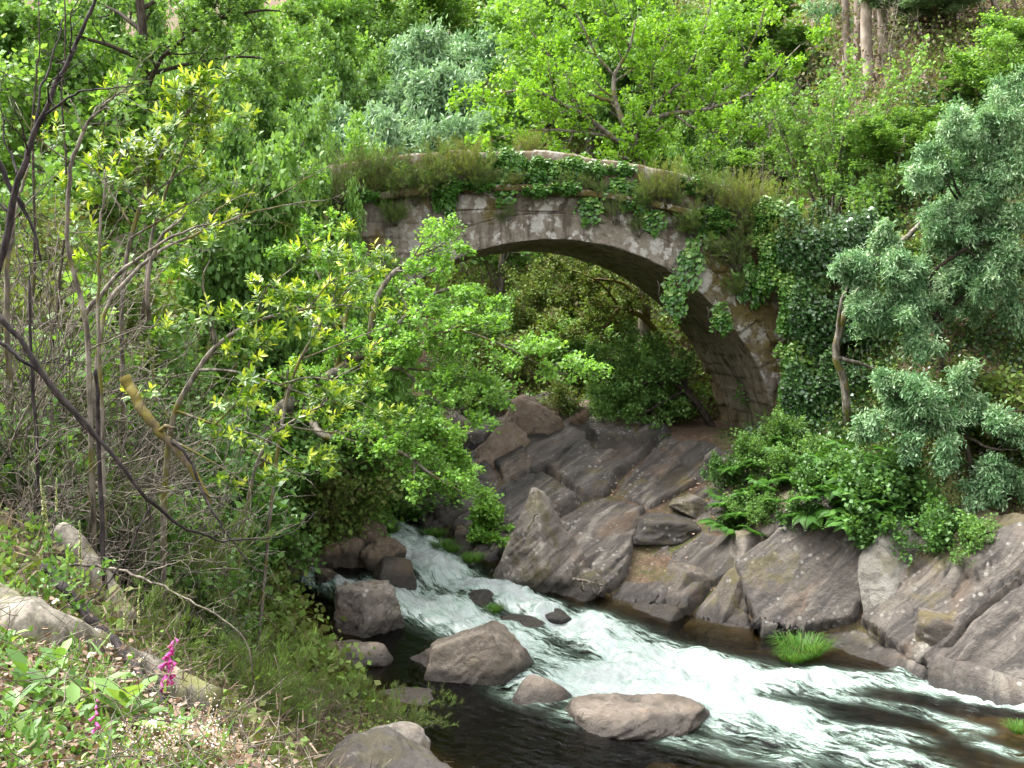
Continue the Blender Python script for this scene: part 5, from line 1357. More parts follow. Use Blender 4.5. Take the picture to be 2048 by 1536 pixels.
for px, py, s, lab in [(1040, 790, .75, 'brown dry grass over the rock pillar'), (1075, 800, .8, 'brown dry grass at the left of the hollow roof'), (1105, 810, .7, 'brown dry grass over the middle of the hollow roof'), (1140, 805, .75, 'dry grass right of the middle of the hollow roof'), (1165, 820, .65, 'dry grass fringe at the right of the hollow roof'),
                          (1055, 740, .8, 'dry grass above the rock pillar'), (1010, 810, .7, 'dry grass left of the rock pillar'), (1205, 850, .6, 'dry grass over the dark square rock'), (1095, 745, .8, 'dry grass higher above the hollow roof'), (1130, 730, .75, 'dry grass highest above the hollow')]:
    g_ = G(px, py + 40); K_DRY.put(lab, g_ + [0, -.35, .25], px * .5, s, 'dry grass over the hollow', (.5, .3 * sin(px)))
def fern_kind(seed):
    R = np.random.RandomState(seed)
    ch, st = [], []
    for k in range(11):
        a = k * 2.4; L = R.uniform(.5, .85)
        t = np.linspace(0, 1, 16)
        e = np.array([cos(a), sin(a), 0]); sd = np.array([-sin(a), cos(a), 0])
        c = np.outer(t * L * .85, e) + np.outer(L * (.75 * t - .75 * t ** 2.2), [0, 0, 1])
        st.append((c, np.linspace(.006, .002, 16)))
        for s_ in (-1, 1):
            ax = s_ * sd[None] + .35 * e[None] + np.outer(np.ones(15), [0, 0, -.15])
            v, f, r_ = leaves(c[1:], ax, np.tile([[0, 0, 1.0]], (15, 1)) + .3 * e, .24 * np.sin(np.clip(t[1:] * 1.02, .12, 1) * pi * .92 + .15).clip(.15) * L, 'diamond', np.full(15, R.rand()))
            ch.append((v, f, r_))
    v, f, a = merge(ch)
    root = thing('fern', 'fern', 'fern', (0, 0, 0))
    part('fronds', make_mesh('fronds', v, f, L_FERN, {'rnd': a}), root)
    tv, tf = tubes(st, 3); part('stem', make_mesh('stem', tv, tf, B_DARK, None, True), root)
    return Kind(root)
K_FERN = fern_kind(431)
R = np.random.RandomState(19)
FP = [(px, py) for px, py in zip(R.uniform(1420, 1765, 64), R.uniform(880, 1055, 64)) if py > 880 + max(0, 1480 - px) * .6]
R = np.random.RandomState(9)
for i, (px, py) in enumerate(FP):
    K_FERN.put('bright green fern on the shaded bank below the foot of the arch', G(px, py + 35) + [0, -R.uniform(.25, .65), R.uniform(.25, .7)], R.uniform(0, 6), R.uniform(.45, .8), 'ferns below the foot of the arch', (.2, R.normal(0, .2)))
for i, (px, py, s_, lab) in enumerate([(1445, 960, .42, 'green bush at the left end of the fern bank'), (1500, 930, .5, 'green bush just below the foot of the arch'), (1560, 960, .5, 'green bush in the middle of the fern bank'), (1625, 985, .5, 'green bush in the right half of the fern bank'), (1690, 980, .5, 'green bush at the right end of the fern bank'),
                                    (1525, 1040, .4, 'low green bush spilling over the rocks under the ferns'), (1600, 1055, .42, 'low green bush spilling over the rocks at the middle of the fern bank'), (1470, 1040, .36, 'small green bush over the rock at the lower left of the ferns'), (1560, 890, .5, 'green bush against the masonry foot of the arch'), (1720, 1040, .4, 'small green bush over the rock at the lower right of the ferns')]):
    (K_BUSH if i % 3 else K_BUSHD).put(lab, G(px, py + 30) + [0, -.15, .12], i, s_ * 1.15, 'bushes in the fern bank')
# a dark bank of earth hides under the ferns: leafy bushes
for K, px, py, d, s, lab, rz in [(K_BUSH, 1640, 860, 22.6, .55, 'pale leafy bush spraying out beside the foot of the arch', 0), (K_BUSHD, 1740, 900, 22.2, .9, 'dark bush in the shade right of the ferns', 3), (K_BUSHD, 1760, 1000, 21.4, .7, 'dark low bush above the pale oval slab', 4), (K_BUSHD, 1870, 1000, 20.4, .7, 'dark green bush right of the pale oval slab top', 5), (K_BUSH, 1960, 1040, 19.6, .55, 'green bush hanging at the right edge of the bank', .5),
                                 (K_BUSHD, 1800, 880, 22.8, .9, 'dark bush under the drooping acacia', 2.2), (K_BUSHB, 1880, 700, 25.5, 1.2, 'olive scrub between the acacias', .9), (K_BUSHB, 1990, 720, 24.5, 1.2, 'brown-green scrub at the right edge between the acacias', 1.9),
                                 (K_BUSHD, 1700, 560, 25.8, 1.0, 'dark bush behind the forked tree', 2.9), (K_BUSHB, 1760, 470, 27.0, 1.2, 'dull olive bush below the birch', 3.9), (K_BUSHB, 1690, 440, 28.0, .9, 'grey-green scrub around the birch foot', 4.9), (K_BUSHB, 1800, 420, 28.5, 1.2, 'olive bush right of the birch foot', 5.9)]:
    K.put(lab, G(px, py + 170 * s) + [0, 0, -.05], rz, s, 'bushes on the right bank')

for K, px, py, d, s, lab, rz in [(K_HEATH2, 1590, 470, 25.8, 1.1, 'grey-brown heather on the bank top right of the parapet end', 0), (K_HEATH, 1650, 440, 26.5, .9, 'olive heather around the birch trunk', 1), (K_RUST, 1720, 470, 26.5, 1.1, 'brownish heather below and right of the birch', 2),
                                 (K_HEATH2, 1790, 450, 27.5, 1.2, 'tall olive heather right of the birch', 3), (K_HEATH, 1620, 390, 28.5, 1.0, 'heather left of the birch trunk', 4), (K_HEATH2, 1740, 400, 29, 1.2, 'heather behind and right of the birch', 5), (K_HEATH, 1560, 400, 28, 1.0, 'heather behind the right end of the parapet', 6)]:
    p_ = P(px, py, d); K.put(lab, [p_[0], p_[1], T(p_[0], p_[1]) - .1], rz, s, 'heather around the birch')
# ------------------------------------------------------------------ left bank: saplings, thicket, dead wood
def rosettes(R, tips, size, per=9, extra=2):
    T = np.array(tips); B, n = T.shape[:2]
    pos, ax, up, rn, sz = [], [], [], [], []
    cl = R.rand(B)
    for k in range(1 + extra):
        w = 1.0 if k == 0 else .35 + .5 * R.rand()
        i = min(int(w * (n - 1)), n - 2); f = w * (n - 1) - i
        c = T[:, i] * (1 - f) + T[:, i + 1] * f
        td = nrm(T[:, i + 1] - T[:, i] + [0, 0, .35 * np.linalg.norm(T[0, 1] - T[0, 0])])
        m = per if k == 0 else max(2, per // 2)
        for j in range(m):
            a = j * 2.4 + R.uniform(0, 6.28, B)
            b1 = nrm(np.cross(td, np.tile([[.3, .2, 1.0]], (B, 1)))); b2 = np.cross(td, b1)
            o_ = np.cos(a)[:, None] * b1 + np.sin(a)[:, None] * b2
            el = (.25 + .75 * j / m) if k == 0 else .3
            axis = o_ * (1.15 - el * .7) + td * el + R.normal(0, .12, (B, 3))
            pos.append(c + td * .012 * j); ax.append(axis); up.append(td + R.normal(0, .1, (B, 3)))
            young = (.55 + .45 * (j / m)) if k == 0 else .25
            rn.append(np.clip(young * (.55 + .6 * cl) + R.normal(0, .1, B), 0, 1)); sz.append(size * R.uniform(.7, 1.15, B) * (1.0 if k == 0 else 1.1))
    return leaves(np.concatenate(pos), np.concatenate(ax), np.concatenate(up), np.concatenate(sz), 'long', np.concatenate(rn))
def laurel(label, base, limbs, seed, n, ln, size=.10, per=9):
    R = np.random.RandomState(seed); out, tips = [], []
    base = np.array(base, float)
    for pts, r0, r1 in limbs:
        pts, _ = resamp([np.array(p) for p in pts], max(8, 5 * len(pts))); pts = pts - base
        out.append((pts, np.linspace(r0, r1, len(pts))))
    for pts, rad in list(out):
        L = np.linalg.norm(np.diff(pts, axis=0), axis=1).sum()
        sprout(R, pts, nrm(np.gradient(pts, axis=0)), rad, L, 0, dict(seg=[5, 4], n=[0, 4], t0=[0, .3], ang=[.9, .7], len=[1, .5], rr=[.5, .6], wob=[.14, .16], trop=[.05, .06], taper=[.4, .5], shrink=.3, rmin=.003), out, tips, n=max(2, int(n * L)), t0=.25, ln=ln)
    root = thing('laurel_sapling', label, 'sapling', base)
    tv, tf = tubes(out, 5); part('trunk', make_mesh('trunk', tv, tf, B_GREY, None, True), root)
    lv, lf, la = rosettes(R, tips, size, per); part('crown', make_mesh('crown', lv, lf, L_LAUREL, {'rnd': la}), root)
    return root
D = 11.5
o = lambda px, py, dd=0.0: P(px, py, D + dd)
base = on(240, D, -.1)
laurel('tall laurel sapling with yellow-green leaf rosettes on the left bank', base,
    [([base, o(235, 600), o(270, 430), o(330, 290), o(395, 195)], .03, .008), ([o(290, 400), o(380, 330, .2), o(450, 270, .3)], .015, .005), ([o(255, 480), o(340, 430, -.2), o(440, 370, -.3)], .015, .005),
     ([o(262, 450), o(200, 350, .2), o(150, 310, .3)], .014, .005), ([o(320, 310), o(370, 230, .2), o(430, 180, .3)], .012, .005), ([o(300, 370), o(250, 300, -.2), o(230, 230, -.3)], .012, .005), ([o(240, 560), o(320, 500, .3), o(420, 450, .4)], .014, .005), ([o(238, 590), o(170, 500), o(140, 420)], .012, .005)], 501, 3.6, .36, .105)
D = 9.8
base = on(310, D, -.1)
laurel('leaning laurel with a grey stem and bright leaf rosettes in front of the alder', base,
    [([base, o(325, 860), o(395, 740), o(430, 690), o(510, 640), o(620, 615), o(690, 610)], .032, .008), ([o(430, 690), o(420, 620), o(400, 560), o(420, 520)], .014, .005), ([o(510, 640), o(530, 580), o(580, 540)], .012, .005),
     ([o(395, 740), o(470, 740, -.2), o(560, 770, -.3), o(640, 800, -.3)], .016, .005), ([o(350, 820), o(430, 850, -.2), o(520, 870, -.3), o(600, 920, -.3)], .016, .005), ([o(560, 770, -.3), o(620, 750, -.3), o(700, 770, -.2)], .01, .004),
     ([o(340, 840), o(300, 780), o(310, 700)], .012, .005), ([o(325, 870), o(420, 920, -.3), o(500, 970, -.4)], .014, .005), ([o(620, 615), o(660, 560), o(720, 540)], .01, .004), ([o(430, 850, -.2), o(480, 800, -.2), o(500, 720, -.2)], .01, .004)], 502, 3.4, .28, .085)
D = 12.5
base = on(440, D, -.1)
laurel('laurel branches with pale rosettes over the upper rapids', base,
    [([base, o(500, 900), o(600, 830), o(700, 790), o(760, 830)], .025, .006), ([o(560, 850), o(680, 870), o(740, 850)], .014, .005), ([o(640, 820), o(660, 760), o(720, 730)], .012, .005), ([o(500, 900), o(560, 940), o(620, 950)], .012, .005)], 503, 2.6, .30, .085)
D = 14.0
base = on(500, D, -.1)
laurel('yellow-green laurel between the alder limbs and the bridge', base,
    [([base, o(560, 800), o(630, 660), o(690, 580), o(760, 540)], .03, .008), ([o(640, 660), o(580, 600), o(540, 570)], .014, .005), ([o(690, 580), o(720, 530), o(700, 490)], .012, .005), ([o(600, 720), o(700, 680), o(780, 650)], .014, .005)], 504, 1.3, .35, .10)

near_ = lambda px, py, dm=7.5: P(px, py, min(G(px, py)[1] * .97, dm))
def dead(name, label, cat, limbs, bark, seed, n=0, ln=.5, S=None, caps=6, t0=.3, ground=True, group=None):
    R = np.random.RandomState(seed); out, tips = [], []
    base = np.array(limbs[0][0][0], float)
    for pts, r0, r1 in limbs:
        pts, _ = resamp([np.array(p) for p in pts], max(8, 5 * len(pts))); pts = pts - base
        k = np.arange(len(pts))
        pts = pts + np.stack([.018 * fbm(k * .6, i + seed, 0, 3) for i in range(3)], 1)
        out.append((pts, np.linspace(r0, r1, len(pts)) * (1 + .12 * fbm(k * .8, seed, 0, 2))))
    if n:
        for pts, rad in list(out):
            L = np.linalg.norm(np.diff(pts, axis=0), axis=1).sum()
            sprout(R, pts, nrm(np.gradient(pts, axis=0)), rad, L, 0, S or S_DEAD, out, tips, n=max(2, int(n * L)), t0=t0, ln=ln)
    tv, tf = tubes(out, caps)
    return tag(obj(name, make_mesh(name, tv, tf, bark, None, True), None, base), label, cat, group)
S_DEAD = dict(seg=[7, 6], n=[0, 5], t0=[0, .2], ang=[.9, .8], len=[1, .55], rr=[.45, .6], wob=[.2, .25], trop=[.01, .0], taper=[.3, .4], shrink=.3, rmin=.0022)
q = lambda px, py, d: P(px, py, d)
dead('burnt_branch', 'long dark charred stem slanting down across the left thicket', 'dead branch', [([q(-40, 590, 5.6), q(68, 715, 5.6), q(103, 770, 5.6), q(171, 850, 5.6), q(239, 925, 5.6), q(290, 1000, 5.7), q(420, 1090, 6.0), q(540, 1075, 6.2)], .017, .005)], B_BURNT, 601, 1.6, .5)
dead('burnt_branch', 'second charred stem slanting from the left edge above the long one', 'dead branch', [([q(-40, 660, 5.9), q(40, 715, 5.9), q(75, 740, 5.9), q(150, 840, 6.0), q(220, 900, 6.1)], .014, .006)], B_BURNT, 602, 2, .5)
dead('charred_sapling', 'charred leaning sapling with bare forks at the upper left', 'sapling', [([on(-60, 6.5, -.1), q(-20, 620, 6.5), q(15, 460, 6.5), q(36, 350, 6.5), q(85, 232, 6.5), q(113, 171, 6.5), q(154, 79, 6.5), q(200, -20, 6.5)], .026, .010), ([q(60, 300, 6.5), q(75, 200, 6.6), q(100, 130, 6.7), q(125, 40, 6.8)], .010, .004), ([q(85, 232, 6.5), q(140, 190, 6.4), q(200, 175, 6.3), q(280, 170, 6.2)], .009, .003), ([q(36, 350, 6.5), q(10, 290, 6.6), q(0, 200, 6.7)], .009, .004)], B_BURNT, 603, 1.5, .5)
dead('bare_sapling', 'pale spotted sapling stem rising behind the long charred stem', 'sapling', [([on(180, 8.5, -.1), q(178, 700, 8.5), q(170, 640, 8.5), q(150, 560, 8.5), q(135, 500, 8.5), q(132, 380, 8.5), q(160, 270, 8.5), q(195, 220, 8.5), q(260, 170, 8.5)], .022, .007)], B_GREY, 604, 1.8, .6)
dead('bare_sapling', 'second grey sapling stem just right of the pale spotted one', 'sapling', [([on(205, 9.0, -.1), q(198, 720, 9), q(195, 600, 9), q(200, 480, 9), q(210, 340, 9)], .018, .007)], B_GREY, 605, 1.6, .6)
for k, (pts, d, bk, lab) in enumerate([
    ([(95, 760), (120, 560), (140, 380), (120, 200), (135, 60), (128, -30)], 12, B_DARK, 'dark thin trunk behind the charred leaning sapling'), ([(60, 700), (70, 480), (62, 260), (80, 100), (78, -20)], 13, B_DARK, 'dark thin trunk near the left edge at the top'),
    ([(285, 640), (300, 480), (330, 380), (395, 240), (440, 150)], 12, B_GREY, 'slanting grey stem through the tall laurel'), ([(20, 760), (10, 600), (25, 430), (60, 330)], 8, B_GREY, 'grey stem crossing the charred sapling at the left edge'),
    ([(160, 640), (240, 540), (330, 480), (420, 445)], 9.5, B_GREY, 'thin grey stem arching right below the tall laurel'), ([(-20, 300), (20, 370), (60, 440), (80, 520)], 7, B_BURNT, 'dark leaning stem cut by the left edge'),
    ([(300, 640), (290, 560), (320, 470), (370, 430)], 10, B_TWIG, 'bare twisted stem above the mossy broken trunk')]):
    dead('bare_sapling', lab, 'sapling', [([q(x, y, d) for x, y in pts], .024, .008)], bk, 640 + k, 1.5, .55)
dead('dead_branch', 'long bare grey branch forking in front of the left end of the bridge', 'dead branch', [([on(150, 10, -.1), q(190, 640, 10), q(240, 570, 10.2), q(310, 505, 10.5), q(400, 465, 10.8), q(480, 430, 11), q(570, 410, 11.2), q(650, 400, 11.4)], .022, .006), ([q(400, 465, 10.8), q(430, 420, 10.8), q(470, 395, 10.9), q(520, 385, 11)], .010, .004), ([q(540, 400, 11.2), q(620, 350, 11.3), q(700, 310, 11.6)], .008, .004)], B_GREY, 606, 1.3, .55)
dead('dead_branch', 'thin bare branch arching at the middle of the left thicket', 'dead branch', [([q(180, 700, 8), q(260, 660, 8), q(320, 650, 8.2)], .008, .004)], B_TWIG, 607, 3, .4)
dead('burnt_log', 'charred forked pole lying on the grey log in the foreground', 'burnt pole', [([near_(88, 1130, 6.9), near_(120, 1165, 6.8), near_(160, 1210, 6.7), near_(205, 1262, 6.55), near_(255, 1315, 6.35), near_(310, 1385, 6.0), near_(345, 1440, 5.7)], .040, .018), ([near_(197, 1250, 6.57), near_(205, 1300, 6.5), near_(218, 1335, 6.4), near_(262, 1385, 6.1)], .022, .014)], B_BURNT, 608)
dead('burnt_pole', 'thin charred pole standing in the thicket at the left edge', 'burnt pole', [([on(70, 9, -.1), q(72, 1060, 9), q(75, 930, 9), q(70, 800, 9), q(62, 700, 9), q(55, 560, 9)], .026, .012)], B_BURNT, 609, 1.5, .5)
dead('burnt_pole', 'second charred pole right of the one at the left edge', 'burnt pole', [([on(205, 8.2, -.1), q(200, 960, 8.2), q(198, 820, 8.2), q(190, 740, 8.2)], .026, .014)], B_BURNT, 610)
dead('dead_branch', 'brown dead branch bending down over the fallen log', 'dead branch', [([q(130, 1130, 7.6), q(230, 1135, 7.6), q(310, 1165, 7.5), q(390, 1205, 7.4), q(470, 1250, 7.3), q(505, 1310, 7.2), q(508, 1370, 7.2)], .013, .005), ([q(290, 1150, 7.5), q(360, 1120, 7.4), q(430, 1118, 7.4)], .007, .003)], B_TWIG, 611, 2.6, .4)
dead('dead_branch', 'dark dead branch hanging from the broken mossy trunk', 'dead branch', [([q(330, 870, 8.8), q(375, 910, 8.7), q(395, 950, 8.7), q(410, 1000, 8.6), q(450, 1060, 8.5), q(490, 1120, 8.5), q(520, 1145, 8.5)], .016, .005)], B_BURNT, 612, 2.2, .4)
dead('broken_trunk', 'broken leaning trunk thick with yellow-brown moss', 'broken trunk', [([q(420, 1010, 8.7), q(385, 940, 8.75), q(345, 890, 8.8), q(318, 862, 8.8), q(292, 830, 8.85), q(272, 795, 8.9), q(256, 768, 9), q(246, 752, 9.0)], .022, .052), ([q(318, 862, 8.8), q(335, 850, 8.7), q(352, 858, 8.7)], .022, .012)], B_MOSS, 613, caps=9)
dead('bare_stick', 'thin dark stick leaning across the fallen log', 'stick', [([q(300, 1010, 6.4), q(260, 1100, 6.4), q(215, 1170, 6.4), q(165, 1215, 6.3)], .008, .005)], B_BURNT, 614)
lg = lambda px, py, d, dz=.05: P(px, py, min(G(px, py)[1], d + 1.1)) + [0, 0, dz]
dead('fallen_log', 'big pale grey fallen log lying across the foreground bank', 'log', [([lg(-120, 1190, 6.6), lg(0, 1242, 6.4), lg(120, 1296, 6.2), lg(250, 1350, 6.05), lg(360, 1395, 5.95), lg(430, 1425, 5.9)], .165, .13)], B_LOG, 615, caps=14)
dead('fallen_log', 'narrower pale log sloping down behind the charred forked pole', 'log', [([lg(120, 1075, 7.4), lg(170, 1130, 7.3), lg(215, 1190, 7.2), lg(262, 1260, 7.0)], .11, .08)], B_LOG, 616, caps=12)
dead('driftwood', 'tangle of dry driftwood roots at the water between the boulder and the slabs', 'driftwood', [([q(1145, 1158, 20.6), q(1175, 1163, 20.5), q(1205, 1170, 20.4)], .04, .02)], B_TWIG, 617, 26, .3)
dead('metal_bar', 'grey metal bar fixed on top of the pyramid-shaped boulder', 'metal bar', [([q(1056, 1060, 20.6), q(1063, 1045, 20.6), q(1070, 1029, 20.6), q(1076, 1028, 20.6)], .022, .024)], B_GREY, 618)
# thicket: dead shrubs
TW = 'tangled dead shrubs on the left bank'
R = np.random.RandomState(31)
for i, (px, d, s, lab) in enumerate([
    (30, 6.0, .9, 'grey tangled dead shrub at the left edge under the charred sapling'), (200, 7.4, 1.0, 'pale twiggy dead shrub left of the mossy broken trunk'),
    (150, 9.0, 1.3, 'tall tangled dead shrub between the grey saplings'),
    (360, 8.4, .8, 'brown dead shrub right of the narrower log'), 
    (20, 10, 1.5, 'tall dead shrub farthest back at the left edge'), (230, 10, 1.4, 'tall dead shrub behind the grey saplings'), (560, 9.6, .4, 'dry twig heap at the bottom beside the foreground slab'), (620, 10.0, .35, 'dry twig heap right of the stonecrop'), (100, 7.6, 1.1, 'dead shrub behind the burnt pole at the left edge'), (-40, 7, 1.4, 'dead shrub cut by the left edge of the picture'), ]):
    (K_TWIG if i % 2 else K_TWIG2).put(lab, on(px, d + 2.6 if i < 12 else d, -.05), i * 1.3, s * 1.25, TW, (R.normal(0, .15), R.normal(0, .15)))
for i, (px, d, s_, lab) in enumerate([(-30, 10.5, 2.2, 'tall grey dead shrub behind the charred sapling at the left edge'), (60, 11.5, 2.3, 'tall bare shrub behind the burnt pole at the left edge'), (245, 11.2, 1.9, 'bare grey shrub at the foot of the tall laurel'), (20, 13, 2.6, 'tallest bare shrub at the far left')]):
    (K_TWIG2 if i % 2 else K_TWIG).put(lab, on(px, d, -.05), i * 1.9, (s_ * .8, s_ * .8, s_), TW, (R.normal(0, .1), R.normal(0, .1)))
HL = 'heather bushes on the left bank'
for K, px, d, s, lab, rz in [
    (K_HEATH, 545, 11.5, .7, 'grey-green heather at the bank edge left of the pale boulder', 0), (K_HEATH2, 610, 13.0, .75, 'feathery green heather in front of the dark blocky boulder', 1), (K_HEATH, 690, 14.5, .55, 'small heather over the pale rounded boulder', 2),
    (K_HEATH2, 770, 14.2, .75, 'grey-green heather spreading over the edge of the dark pool', 3), (K_HEATH, 850, 15.4, .7, 'heather leaning in front of the split boulder', 4), (K_HEATH, 480, 10.2, 1.0, 'tall grey heather right of the dead shrubs', 5),
    (K_HEATH2, 420, 9.6, .9, 'grey feathery heather behind the fallen logs', .5), (K_HEATH, 330, 11.5, 1.5, 'grey-green heather high behind the mossy broken trunk', 1.5), (K_HEATH2, 250, 8.2, .8, 'dry grey heather beside the narrower log', 2.5), (K_HEATH2, 720, 11.8, .5, 'low heather above the foreground slab', 3.5),
    (K_HEATH, 600, 10.0, .55, 'greenish heather at the top of the foreground slab', 4.5), (K_HEATH2, 450, 13, .7, 'heather by the left arm of the upper rapids', 5.5)]:
    K.put(lab, on(px, d, -.05), rz, s, HL)
for K, px, d, s, lab, rz in [(K_BUSH, 30, 10.2, .9, 'green bush in front of the tall bare shrubs at the left edge', 1.1), (K_BUSHY, 140, 10.6, .9, 'light green bush between the burnt poles', 2.4), (K_BUSH, 250, 10.8, .9, 'green bush in front of the tall laurel stem', 3.7), (K_BUSHY, 60, 12.5, 1.4, 'light green bush behind the tall bare shrubs', 4.4), (K_HEATH, 120, 10.5, 1.2, 'green heather among the dead shrubs on the left', 0), (K_BUSHB, 220, 11, .7, 'small olive bush among the dead shrubs', 1), (K_BUSH, 330, 11.5, .7, 'small green bush under the mossy broken trunk', 2), (K_HEATH2, 40, 10.5, 1.3, 'grey-green heather at the left edge in the thicket', 3), (K_BUSH, 90, 9.8, .5, 'small green bush behind the upper end of the charred pole', 4), (K_BUSHB, 420, 11, .6, 'small olive bush right of the dead shrubs', 5), (K_BUSH, 400, 12.5, .6, 'small green bush near the river heather', .4)]:
    bush(K, px, d, s, lab, rz, 'low green among the dead shrubs')
# leafy bushes that close the view behind the thicket
for K, px, d, s, lab, rz in [
    (K_BUSHB, 20, 14, 1.5, 'olive bush at the far left behind the thicket', 0), (K_BUSHB, 120, 15, 1.7, 'olive scrubby bush behind the grey saplings', 1), (K_BUSH, 230, 13.5, 1.6, 'green bush behind the tall laurel', 2), (K_BUSHD, 320, 14, 1.6, 'dark bush in the gap behind the mossy broken trunk', 3),
    (K_BUSHD, 330, 14.5, 1.5, 'dark bush behind the leaning laurel', 4), (K_BUSH, 400, 15.5, 1.4, 'green bush under the alder trunk', 5), (K_BUSH, 430, 17, .9, 'green bush left of the upper rapids', .5), (K_BUSHD, 400, 19, 2.0, 'dark bush at the foot of the alder', 1.5),
    (K_BUSHB, 60, 16, 2.2, 'tall olive scrub at the far left', 2.5), (K_BUSH, 180, 17, 2.3, 'tall green bush left of the bridge', 3.5), (K_BUSHB, 300, 18, 2.4, 'tall scrub left of the bridge end', 4.5), (K_BUSHY, 420, 19, 2.4, 'light green bush at the left end of the bridge', 5.5),
    (K_BUSH, 540, 20.5, 2.4, 'green bush against the left abutment', .2), (K_BUSHB, 620, 21.5, 2.2, 'dull bush against the bridge left of the arch', 1.2), (K_BUSHD, 500, 22, 1.5, 'dark bush low against the left abutment', 2.2), (K_BUSH, 540, 25, .7, 'green bush at the head of the upper rapids', 3.2),
    (K_BUSHY, 660, 23.6, 2.9, 'light bush rising beside the left end of the parapet', 4.2), (K_BUSH, 30, 20, 2.8, 'big green bush at the far left below the oak', 5.2), (K_BUSH, 250, 22, 2.9, 'big green bush below the bare-limbed oak', .7), (K_BUSH, 720, 24.0, 2.7, 'leafy bush overlapping the left end of the bridge', 1.7),
    (K_BUSHD, 560, 25.5, 1.1, 'dark bush in the shade of the left springing', 2.7), (K_BUSHB, 470, 23, 3.0, 'tall scrubby bush over the left abutment', 3.7), (K_BUSHY, 130, 24, 3.2, 'tall light green bush at the upper left', 4.7), (K_BUSHD, 400, 16.5, 1.8, 'shadowy bush under the bare grey branch', 2.9)]:
    bush(K, px, d, s, lab, rz, 'bushes on the left bank')
# ------------------------------------------------------------------ foreground herbs
def herb(name, label, cat, seed, n, L, size_w, loc, m, el=(.2, 1.0), tm='broad', group=None):
    R = np.random.RandomState(seed)
    a = np.arange(n) * 2.4 + R.uniform(0, 1)
    e = R.uniform(el[0], el[1], n)
    ax = np.stack([np.cos(a) * np.cos(e), np.sin(a) * np.cos(e), np.sin(e)], 1)
    pos = ax * .03 + np.stack([0 * a, 0 * a, np.linspace(0, .12, n)], 1)
    v, f, r_ = leaves(pos, ax, np.stack([-np.cos(a) * .5, -np.sin(a) * .5, 1 + 0 * a], 1), L * R.uniform(.6, 1.1, n), tm, R.rand(n))
    return tag(obj(name, make_mesh(name, v, f, m, {'rnd': r_}), None, loc), label, cat, group)
L_HERB = mat_leaf('broad_herb_leaf', [(0, (.06, .14, .025)), (.5, (.12, .235, .05)), (1, (.22, .34, .09))], .35)
LOWP = 'broad-leaved plants in the foreground'
for i, (px, py, d, L, n, lab) in enumerate([
    (255, 1430, 4.75, .20, 11, 'large pale broad-leaved rosette below the magenta foxglove'), (190, 1400, 4.9, .14, 9, 'broad-leaved plant left of the large pale rosette'), (60, 1370, 5.0, .16, 10, 'broad-leaved plant at the left edge below the log'),
    (120, 1340, 5.2, .12, 9, 'grey-green leafy plant in front of the log'), (30, 1440, 4.6, .13, 9, 'small leafy plant at the lower left edge'), (200, 1490, 4.4, .12, 9, 'leafy plant at the bottom beside the small foxglove'),
    (330, 1480, 4.5, .13, 11, 'yellowish leafy plant at the bottom right of the rosette'), (150, 1440, 4.6, .12, 8, 'leafy plant between the small foxglove and the left edge'), (20, 1290, 5.5, .12, 9, 'grey-green plant on the log at the left edge'), (90, 1390, 4.9, .13, 9, 'leafy plant just left of the charred pole'),
    (300, 1395, 5.0, .10, 9, 'leafy plant under the foxglove spike'), (230, 1360, 5.2, .10, 8, 'small leafy plant against the log middle'), (390, 1500, 4.4, .11, 9, 'narrow-leaved plant among the stonecrop'), (60, 1500, 4.35, .10, 9, 'leafy plant in the bottom left corner')]):
    herb('leafy_plant', lab, 'plant', 700 + i, n, L, 1, G(px, py + 25), L_HERB, group=LOWP)
K_LEAFY = bushy('leafy_bush', 'bush', 441, 9, .5, .6, 16, .07, L_HERB, B_TWIG, 'broad', sub=3, fwd=.4, spread=.7)
for px, py, d, s, lab in [(40, 1130, 6.3, 1.0, 'leafy green shrub at the left edge above the log'), (70, 1180, 6.0, .8, 'leafy green shrub left of the top of the charred pole'), (20, 1090, 6.8, .8, 'leafy shrub higher at the left edge')]:
    K_LEAFY.put(lab, G(px, py + 60), px, s, 'leafy shrubs by the log')
M_BELL = mat_leaf('foxglove_bell', [(0, (.40, .03, .22)), (1, (.62, .10, .42))], .3)
M_WHITE = mat_leaf('white_petal', [(0, (.72, .72, .66)), (1, (.85, .85, .82))], .3)
M_STEM = mat_plain('green_stem', (.11, .19, .05))
M_SPIKE = mat_leaf('navelwort_flower', [(0, (.20, .22, .06)), (1, (.40, .40, .17))], .3)
M_PINK = mat_leaf('stonecrop_flower', [(0, (.45, .25, .20)), (.5, (.62, .48, .42)), (1, (.82, .74, .70))], .2)
def foxglove(label, px, py, d, h_, nb, seed, tilt):
    R = np.random.RandomState(seed)
    b = G(px, py)
    root = thing('foxglove', label, 'foxglove', b, 0, 'foxgloves')
    z = np.linspace(0, h_, 9); stem = np.stack([tilt * (z / h_) ** 1.5 * h_, 0 * z, z], 1)
    tv, tf = tubes([(stem, np.linspace(.005, .002, 9))], 5); part('stem', make_mesh('stem', tv, tf, M_STEM, None, True), root)
    for i in range(nb):
        t = .45 + .55 * i / max(nb - 1, 1); sc = 1.05 - .65 * (t - .45) / .55
        k = t * 8; j = min(int(k), 7); p0 = stem[j] + (stem[j + 1] - stem[j]) * (k - j)
        a = -pi / 2 + R.uniform(-1.3, 1.3)
        ax = nrm(np.array([cos(a) * .8, sin(a) * .8, -.65])); L = .058 * sc * min(1.45, h_ * 2.9)
        pts = p0 + np.outer(np.linspace(.003, L, 5), ax); r_ = np.array([.004, .010, .012, .014, .019]) * sc * min(1.45, h_ * 2.9)
        v, f = tubes([(pts, r_)], 8)
        part('bell', make_mesh('bell', v, [f[0]], M_BELL, {'rnd': np.full(len(v), R.rand())}, True), root)
    return root
